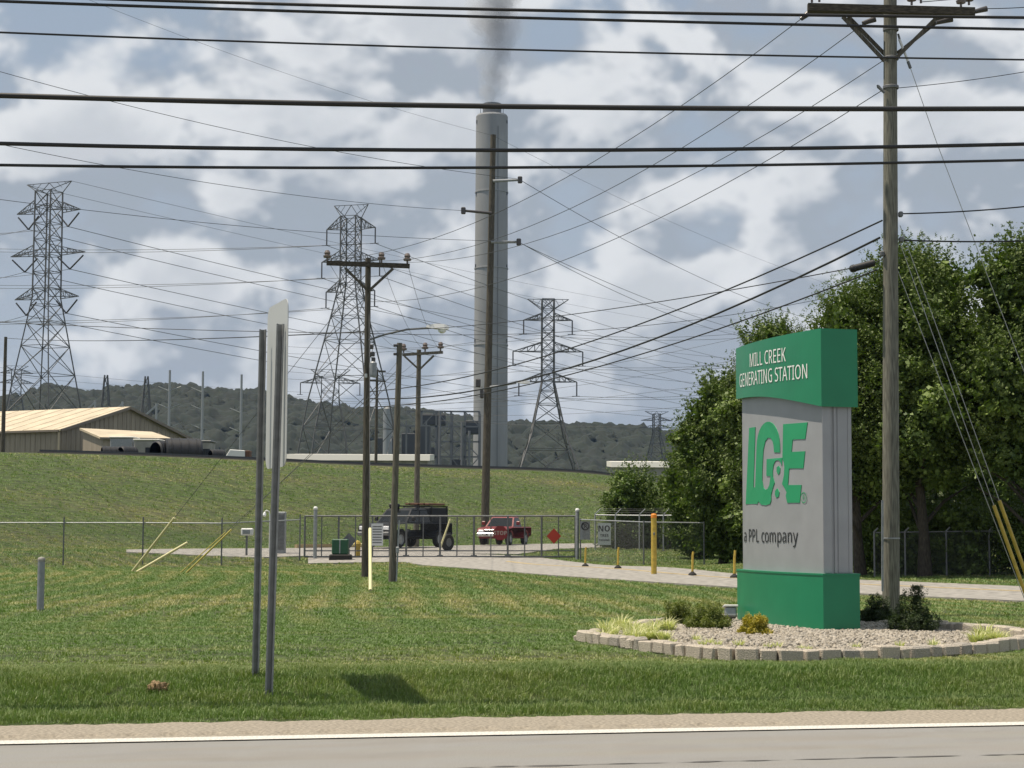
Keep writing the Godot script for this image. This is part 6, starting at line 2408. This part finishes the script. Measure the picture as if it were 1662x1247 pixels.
	for i in 22: spots.append([982 + i * 4.9 + gr.randf_range(-5, 5), 1030 + gr.randf_range(-8, 12), 1])
	for i in 4: spots.append([1585 + i * 12, 1040 + gr.randf_range(-6, 6), 1])
	for q in [[1092, 1043], [1140, 1047], [1152, 1044], [1165, 1048], [1200, 1049], [1247, 1052], [1262, 1050], [1300, 1053], [1390, 1052], [1461, 1050], [1525, 1053], [1515, 1049], [1312, 1054], [1130, 1041], [1085, 1047], [1640, 1040]]: spots.append([q[0], q[1], 0])
	for q in spots:
		var p := level(q[0], q[1], hb + 0.06)
		p.y = bed_y.call(p.x, p.z) - 0.01
		var big: bool = q[2] == 1
		var t := thing("ornamental_grass", "leafy clump of pale variegated grass in the bed" if big else "small sparse tuft of pale grass near the stone edging", "grass clump", p, "pale grass clumps in the bed" if big else "small grass tufts in the bed")
		t.rotation.y = gr.randf() * TAU
		var k := gr.randf_range(0.75, 1.15)
		t.scale = Vector3(k, k * gr.randf_range(0.8, 1.1), k)
		for h in 2:
			var mt := "pale_blade" if h == 0 else "green_blade"
			if not mats.has(mt):
				var mm := mk(mt, L(0.60, 0.58, 0.32) if h == 0 else L(0.26, 0.33, 0.11), 0.6)
				mm.backlight_enabled = true
				mm.backlight = Color(0.6, 0.65, 0.3)
			var lf := obj("leaves", clump if big else small, mats[mt], t, "stuff")
			if h == 1:
				lf.rotation.y = 1.3
				lf.scale = Vector3(0.8, 0.75, 0.8)
	# floodlight beside the plinth
	var fp := at(1186, 1012, 27.0)
	fp.y = bed_y.call(fp.x, fp.z)
	var fl := thing("floodlight", "small grey floodlight box beside the green plinth", "floodlight", fp)
	var fm := MB.new()
	fm.cbox(Vector3(0, 0.13, 0), Vector3(0.17, 0.15, 0.14), 0.02, Basis(Vector3.RIGHT, -0.3))
	obj("housing", fm, mats.galvanized, fl)
	fm = MB.new()
	fm.cbox(Vector3(0.0, 0.225, -0.01), Vector3(0.21, 0.03, 0.17), 0.008, Basis(Vector3.RIGHT, -0.15))
	obj("visor", fm, mats.white_metal, fl)
	fm = MB.new()
	fm.tube([Vector3(0, -0.05, 0), Vector3(0, 0.08, 0)], [0.025], 8)
	obj("stem", fm, mats.dull_steel, fl)

# ------------------------------------------------------------------ road sign, bollard, clod
func make_roadside() -> void:
	# road sign seen nearly edge-on, on two perforated steel posts
	var p0 := at(413.5, 1107, 17.65)
	var p1 := at(434.5, 1147, 17.05)
	p0.y = gy(p0.x, p0.z)
	p1.y = gy(p1.x, p1.z)
	var t := thing("road_sign", "back of a pale road sign panel on two perforated steel posts", "sign", p1)
	for q in [[p0, at(426.0, 535, 17.65), 0.042], [p1, at(454.5, 526, 17.05), 0.046]]:
		var a: Vector3 = q[0] - p1 - Vector3(0, 0.25, 0)
		var b: Vector3 = q[1] - p1
		var ax := (b - a).normalized()
		var ln := (b - a).length()
		var along := (p0 - p1)
		along.y = 0.0
		along = along.normalized()
		var sx := ax.cross(along).normalized()
		var sz := sx.cross(ax)
		# U-channel: back web and two flanges, dark discs laid on them stand in for the shade of slots
		var m := MB.new()
		var bs := Basis(sx, ax, sz)
		var w: float = q[2]
		m.box((a + b) / 2.0 + sz * (w / 2), Vector3(w, ln, 0.006), bs)
		for s in [-1.0, 1.0]:
			m.box((a + b) / 2.0 + sx * s * (w / 2), Vector3(0.006, ln, w * 0.8), bs)
			m.box((a + b) / 2.0 + sx * s * (w / 2 + 0.006) - sz * (w * 0.4), Vector3(0.016, ln, 0.006), bs)
		var po := obj("post", m, mats.post_steel, t)
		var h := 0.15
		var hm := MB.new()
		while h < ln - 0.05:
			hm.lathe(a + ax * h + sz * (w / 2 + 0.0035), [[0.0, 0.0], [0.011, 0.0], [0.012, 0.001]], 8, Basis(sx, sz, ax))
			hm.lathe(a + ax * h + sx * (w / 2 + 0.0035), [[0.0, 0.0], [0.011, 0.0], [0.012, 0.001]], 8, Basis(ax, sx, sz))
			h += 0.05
		obj("dark_hole_discs", hm, mats.rubber, po, "stuff")
	# the panel: rounded rectangle standing across the road direction
	var c0 := at(428.5, 633, 17.85)
	var c1 := at(461.5, 626, 16.95)
	var pu := c1 - c0
	pu.y = 0.0
	var wid := pu.length()
	pu = pu.normalized()
	var yb := at(428.5, 762, 17.85).y
	var yt := at(428.5, 501, 17.85).y
	var outline := []
	var rr := 0.12
	for k in [[wid - rr, yt - rr, 90.0, 0.0], [wid - rr, yb + rr, 0.0, -90.0], [rr, yb + rr, -90.0, -180.0], [rr, yt - rr, 180.0, 90.0]]:
		for i in 6:
			var an := deg_to_rad(lerpf(k[2], k[3], i / 5.0))
			outline.append(Vector2(k[0] + cos(an) * rr, k[1] + sin(an) * rr))
	var m2 := MB.new()
	var side := Vector3(-pu.z, 0, pu.x)
	m2.prism(outline, Vector3(c0.x, 0, c0.z) - Vector3(p1.x, p1.y, p1.z) - side * 0.03, pu, Vector3.UP, side * 0.006)
	obj("panel", m2, mats.sign_back, t) if mats.has("sign_back") else obj("panel", m2, mk("sign_back", L(0.48, 0.50, 0.50), 0.5, 0.1), t)
	# short grey bollard
	var bp := on(65, 992, 32.5)
	var bt := thing("bollard", "short grey concrete-filled bollard alone on the lawn", "bollard", bp)
	var hb := at(65, 908, 32.5).y - bp.y
	var m3 := MB.new()
	m3.tube([Vector3(0, -0.1, 0), Vector3(0, hb, 0)], [0.062], 18)
	obj("shaft", m3, mats.grey_metal, bt)
	m3 = MB.new()
	m3.lathe(Vector3(0, hb, 0), [[0.066, -0.04], [0.068, 0.0], [0.055, 0.03], [0.0, 0.045]], 18)
	obj("cap", m3, mats.concrete, bt)
	# tan clod of dead grass on the verge
	var cp := on(255, 1146, 17.0)
	var ct := thing("dry_clod", "tan clod of dead grass on the green verge", "clod", cp)
	var cm := lump(12, 10, 0.8)
	for i in cm.v.size(): cm.v[i] = cm.v[i] * Vector3(0.085, 0.055, 0.06) + Vector3(0, 0.045, 0)
	obj("clump", cm, mk("dry_straw", L(0.62, 0.44, 0.24), 0.95, 0.0, tex.grain, Vector3(4, 4, 4), tex.bump, 2.0), ct)
	var lf := obj("straw_blades", tuft_mesh(60, 0.09, 0.004, 0.08, 1.0, 8), mats.dry_straw, ct, "stuff")
	lf.position = Vector3(0, 0.03, 0)

# ------------------------------------------------------------------ trees and shrubs by the drive
func tree(called: String, label: String, category: String, px: float, py_top: float, d: float, half_px: float, clumps: int, low: float, tint: float, seed_: int, group := "") -> void:
	var r := RandomNumberGenerator.new()
	r.seed = seed_
	var foot := at(px, 900, d)
	foot.y = gy(foot.x, foot.z)
	var H := (at(px, py_top, d).y - foot.y) * 0.955
	var R := half_px * d / F
	var t := thing(called, label, category, foot, group)
	# trunk and limbs
	if H > 3.0:
		var m := MB.new()
		var lean := Vector3(r.randfn(0, 0.03), 1, r.randfn(0, 0.03))
		var pts := []
		var rs := []
		for i in 7:
			var f := i / 6.0
			pts.append(lean * H * 0.78 * f + Vector3(sin(f * 5.0 + seed_) * 0.12, -0.3 if i == 0 else 0.0, cos(f * 4.0 + seed_) * 0.12))
			rs.append(lerpf(0.02 * H, 0.004 * H, f) * (1.35 if i == 0 else 1.0))
		m.tube(pts, rs, 10)
		var tk := obj("trunk", m, mats.bark, t)
		for i in 12:
			var f := r.randf_range(0.15, 0.75)
			var a := r.randf() * TAU
			var s := lean * H * 0.78 * f
			var e := s + Vector3(cos(a) * R * 0.7, H * 0.14, sin(a) * R * 0.7)
			m = MB.new()
			m.tube([s, s.lerp(e, 0.5) + Vector3(0, H * 0.02, 0), e], [0.008 * H, 0.005 * H, 0.002 * H], 6)
			obj("limb", m, mats.bark, tk)
	# lobes of the crown
	var lobes := []
	var y0 := H * low
	var n_l := 16 if H > 3.0 else 8
	for i in n_l:
		var f := (i + 0.5) / n_l
		var y := lerpf(y0, H, f)
		var g := sin(PI * clampf(0.18 + f * 0.74, 0.0, 1.0))
		var a := i * 2.4 + r.randf() * 0.8
		var off := R * g * r.randf_range(0.35, 0.72)
		var lr := R * r.randf_range(0.30, 0.46) * (0.65 + 0.45 * g)
		lobes.append([Vector3(cos(a) * off, minf(y, H - lr * 0.8), sin(a) * off), lr])
	lobes.append([Vector3(0, H - R * 0.33, 0), R * 0.33])
	lobes.append([Vector3(0, H * 0.55, 0), R * 0.55])
	lobes.append([Vector3(0, maxf(H * 0.34, y0 + R * 0.3), 0), R * 0.6])
	var where := []
	var cols := []
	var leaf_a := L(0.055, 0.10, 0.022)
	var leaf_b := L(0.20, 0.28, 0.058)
	var fn := FastNoiseLite.new()
	fn.seed = seed_
	fn.frequency = 0.42
	fn.fractal_octaves = 2
	var vol := 0.0
	for q in lobes: vol += q[1] * q[1]
	for q in lobes:
		var cnt := int(clumps * q[1] * q[1] / vol)
		var nb := clampi(int(q[1] * q[1] * 8.0), 7, 36)
		var fill := int(cnt * 0.22)
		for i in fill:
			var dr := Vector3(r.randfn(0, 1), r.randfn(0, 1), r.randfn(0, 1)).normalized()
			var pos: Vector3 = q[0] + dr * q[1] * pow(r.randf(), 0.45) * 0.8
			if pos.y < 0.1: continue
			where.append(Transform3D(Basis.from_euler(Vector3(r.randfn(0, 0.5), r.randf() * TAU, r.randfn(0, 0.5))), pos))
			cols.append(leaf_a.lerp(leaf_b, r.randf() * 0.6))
		for k in nb:
			# one leafy bough, flat and drooping at its rim
			var dr := Vector3(r.randfn(0, 1), r.randfn(0.15, 0.9), r.randfn(0, 1)).normalized()
			var c: Vector3 = q[0] + dr * q[1] * r.randf_range(0.62, 1.0) * Vector3(1, 0.88, 1)
			if fn.get_noise_3dv(c + foot) < -0.14: continue
			var rb: float = maxf(q[1] * r.randf_range(0.18, 0.48), 0.28)
			var tone := r.randf()
			var side := Vector3(dr.x, 0, dr.z)
			for i in int((cnt - fill) * 1.15 / nb):
				var e := Vector3(r.randfn(0, 1), r.randfn(0, 1), r.randfn(0, 1)).normalized()
				if e.y < 0.0: e.y *= 0.45
				var s := pow(r.randf(), 0.42)
				var pos := c + e * rb * s * Vector3(1, 0.55, 1) - Vector3(0, rb * 0.35 * s * s * maxf(e.dot(side), 0.0), 0)
				if pos.y < 0.1: continue
				var bs := Basis.from_euler(Vector3(r.randfn(0, 0.5), r.randf() * TAU, r.randfn(0, 0.5))).scaled(Vector3.ONE * r.randf_range(0.55, 1.3))
				where.append(Transform3D(bs, pos))
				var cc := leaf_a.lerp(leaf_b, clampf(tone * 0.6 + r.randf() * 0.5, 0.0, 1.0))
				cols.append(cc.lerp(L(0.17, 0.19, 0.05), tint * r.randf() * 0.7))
	# a few sprays past the outline
	for i in int(clumps * 0.045):
		var q = lobes[r.randi() % lobes.size()]
		var dr := Vector3(r.randfn(0, 1), r.randfn(0.5, 0.8), r.randfn(0, 1)).normalized()
		var base: Vector3 = q[0] + dr * q[1] * 0.95
		for k in 4:
			where.append(Transform3D(Basis(Vector3.UP, r.randf() * TAU).scaled(Vector3.ONE * (0.95 - k * 0.2)), base + (dr + Vector3(0, 0.5, 0)) * (0.2 * k + 0.1)))
			cols.append(L(0.11, 0.155, 0.034))
	var big := H > 3.0
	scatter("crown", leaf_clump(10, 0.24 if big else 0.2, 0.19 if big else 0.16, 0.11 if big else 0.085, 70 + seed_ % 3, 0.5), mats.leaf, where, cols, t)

func make_trees() -> void:
	tree("broadleaf_tree", "tall broadleaf tree rising right behind the tall utility pole", "tree", 1495, 412, 57.5, 128, 24000, 0.36, 0.2, 1)
	tree("broadleaf_tree", "broad tall tree behind the yellow guy guards", "tree", 1680, 402, 56.0, 128, 26000, 0.34, 0.25, 2)
	tree("broadleaf_tree", "dense tree whose crown shows between the sign header and the tall pole", "tree", 1398, 466, 58.5, 118, 21000, 0.32, 0.15, 3)
	tree("broadleaf_tree", "tree with loose tip shoots above the sign header", "tree", 1262, 524, 74.0, 92, 15000, 0.12, 0.35, 4)
	tree("broadleaf_tree", "tree on the edge of the wood with ragged outline beside the silver panel", "tree", 1176, 606, 80.0, 78, 11000, 0.06, 0.35, 5)
	tree("broadleaf_tree", "dark tree in the second row behind the tall pole", "tree", 1440, 520, 82.0, 130, 9000, 0.04, 0.0, 6)
	tree("broadleaf_tree", "dark tree in the second row behind the sign", "tree", 1310, 600, 86.0, 120, 8000, 0.04, 0.0, 7)
	tree("broadleaf_tree", "dark tree in the second row behind the guy guards", "tree", 1620, 560, 82.0, 150, 9000, 0.03, 0.0, 8)
	tree("broadleaf_tree", "young tree leaning out over the fence at the wood edge", "tree", 1126, 684, 86.0, 48, 5000, 0.05, 0.4, 9)
	tree("bush", "grey-green bush at the end of the bank by the flat-roofed tan block", "bush", 1030, 762, 98.0, 52, 3800, 0.0, 0.1, 10)
	tree("bush", "bright bush behind the slanted fence arms", "bush", 1098, 772, 97.0, 44, 3400, 0.0, 0.6, 11)
	tree("bush", "bright bush behind the barbed fence beside the sign", "bush", 1160, 790, 93.0, 50, 3400, 0.0, 0.5, 12)
	for q in [[1005, 838, 99.0, 34, 20], [1050, 842, 98.5, 36, 21], [1110, 842, 97.0, 38, 22], [1175, 842, 94.0, 40, 23], [1425, 822, 60.0, 62, 24], [1490, 828, 59.0, 62, 25], [1560, 820, 58.5, 66, 26], [1640, 822, 58.0, 70, 27], [1710, 815, 58.0, 70, 28]]:
		tree("undergrowth_bush", "low leafy undergrowth bush behind the fences at the wood edge", "bush", q[0], q[1], q[2], q[3], 2200, 0.0, 0.25, q[4], "undergrowth bushes behind the fences")

# ------------------------------------------------------------------ grass blades
func make_grass() -> void:
	var tall := tuft_mesh(11, 0.085, 0.0030, 0.06, 0.7, 81)
	var short := tuft_mesh(10, 0.040, 0.0032, 0.06, 0.9, 82)
	var r := RandomNumberGenerator.new()
	r.seed = 555
	var fn := FastNoiseLite.new()
	fn.seed = 9
	fn.frequency = 0.5
	fn.fractal_octaves = 3
	var patch := FastNoiseLite.new()
	patch.seed = 77
	patch.frequency = 0.05
	patch.fractal_octaves = 5
	for band in [[14.5, 21.5, 600.0, true], [19.0, 30.0, 190.0, false], [30.0, 52.0, 62.0, false], [52.0, 78.0, 40.0, false], [78.0, 118.0, 15.0, false], [118.0, 168.0, 9.0, false]]:
		var where := []
		var cols := []
		var half := 0.37
		var area: float = half * (band[1] * band[1] - band[0] * band[0])
		for i in int(area * band[2]):
			var d := sqrt(lerpf(band[0] * band[0], band[1] * band[1], r.randf()))
			var x := r.randf_range(-half, half) * d
			var s := from_road(x, -d)
			if s < -0.02 + 0.10 * fn.get_noise_1d(x * 4.0): continue
			var edge: float = 2.7 + 0.5 * fn.get_noise_1d(x * 1.5)
			if band[3] and s > edge + 1.0: continue
			if not band[3] and s < edge: continue
			if d > 36.0 and d < 112.0 and on_drive(x, -d): continue
			if in_bed(x, -d): continue
			var n := fn.get_noise_2d(x * 2.0, d * 2.0)
			var k := r.randf_range(0.6, 1.25) * (1.0 + 0.35 * n)
			if band[3]: k *= clampf((edge + 1.0 - s) / 1.2, 0.3, 1.0) * clampf(s / 0.35, 0.35, 1.0)
			if d > 30.0: k *= 1.5 if d < 52.0 else 1.9 if d < 78.0 else 2.6 if d < 118.0 else 3.2
			if d > 78.0 and (x > 0.17 * d or d > lerpf(139.0, 164.0, (x / d + 0.277) / 0.33)): continue
			where.append(Transform3D(Basis(Vector3.UP, r.randf() * TAU).scaled(Vector3(maxf(k, 0.7), k, maxf(k, 0.7))), Vector3(x, gy(x, -d) - 0.004, -d)))
			var dn := patch.get_noise_2d(x * 0.8 - d * 0.2, -d * 1.7) + 0.7 * patch.get_noise_2d(x * 4.0 + 90.0, -d * 7.0)
			var w := clampf(0.13 + dn * 0.8, 0.0, 0.85)
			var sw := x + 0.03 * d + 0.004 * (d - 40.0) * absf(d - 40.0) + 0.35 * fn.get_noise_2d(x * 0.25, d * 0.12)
			if d > 24.0: w += 0.34 * cos(TAU * sw / 0.95) * clampf((d - 24.0) / 6.0, 0.0, 1.0)  # mowing stripes: the differing sheen of bent blades put into their colour
			for wr in [5.2, 8.6, 10.2, 13.0]: w += 0.40 * exp(-pow((s - wr - 0.7 * fn.get_noise_2d(x * 0.3, wr)) / 0.24, 2.0)) * clampf(0.55 + 1.4 * fn.get_noise_2d(x * 0.7, wr * 9.0), 0.0, 1.0)
			if band[3]: w = clampf(w * 0.35 + 0.25 * maxf(0.0, n), 0.0, 0.5)
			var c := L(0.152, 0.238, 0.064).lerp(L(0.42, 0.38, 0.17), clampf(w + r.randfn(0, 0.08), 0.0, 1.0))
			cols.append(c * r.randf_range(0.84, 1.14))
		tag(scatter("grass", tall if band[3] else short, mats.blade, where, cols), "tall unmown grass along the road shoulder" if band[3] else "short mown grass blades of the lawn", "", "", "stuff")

func on_drive(x: float, z: float) -> bool:
	var pl := PackedVector2Array()
	for p in drive_near: pl.append(Vector2(p.x, p.z))
	for i in drive_far.size(): pl.append(Vector2(drive_far[drive_far.size() - 1 - i].x, drive_far[drive_far.size() - 1 - i].z))
	if Geometry2D.is_point_in_polygon(Vector2(x, z), pl): return true
	if yard_poly.is_empty():
		for p in yard_near: yard_poly.append(Vector2(p.x, p.z))
		for i in yard_far.size(): yard_poly.append(Vector2(yard_far[yard_far.size() - 1 - i].x, yard_far[yard_far.size() - 1 - i].z))
	return Geometry2D.is_point_in_polygon(Vector2(x, z), yard_poly)

var yard_poly := PackedVector2Array()
var bed_poly := PackedVector2Array()
func in_bed(x: float, z: float) -> bool:
	if bed_poly.is_empty():
		for c in get_children():
			if c.name == "planting_bed":
				for s in c.get_children():
					if str(s.name).begins_with("edging_stone"): bed_poly.append(Vector2(c.position.x + s.position.x, c.position.z + s.position.z))
	return Geometry2D.is_point_in_polygon(Vector2(x, z), bed_poly)
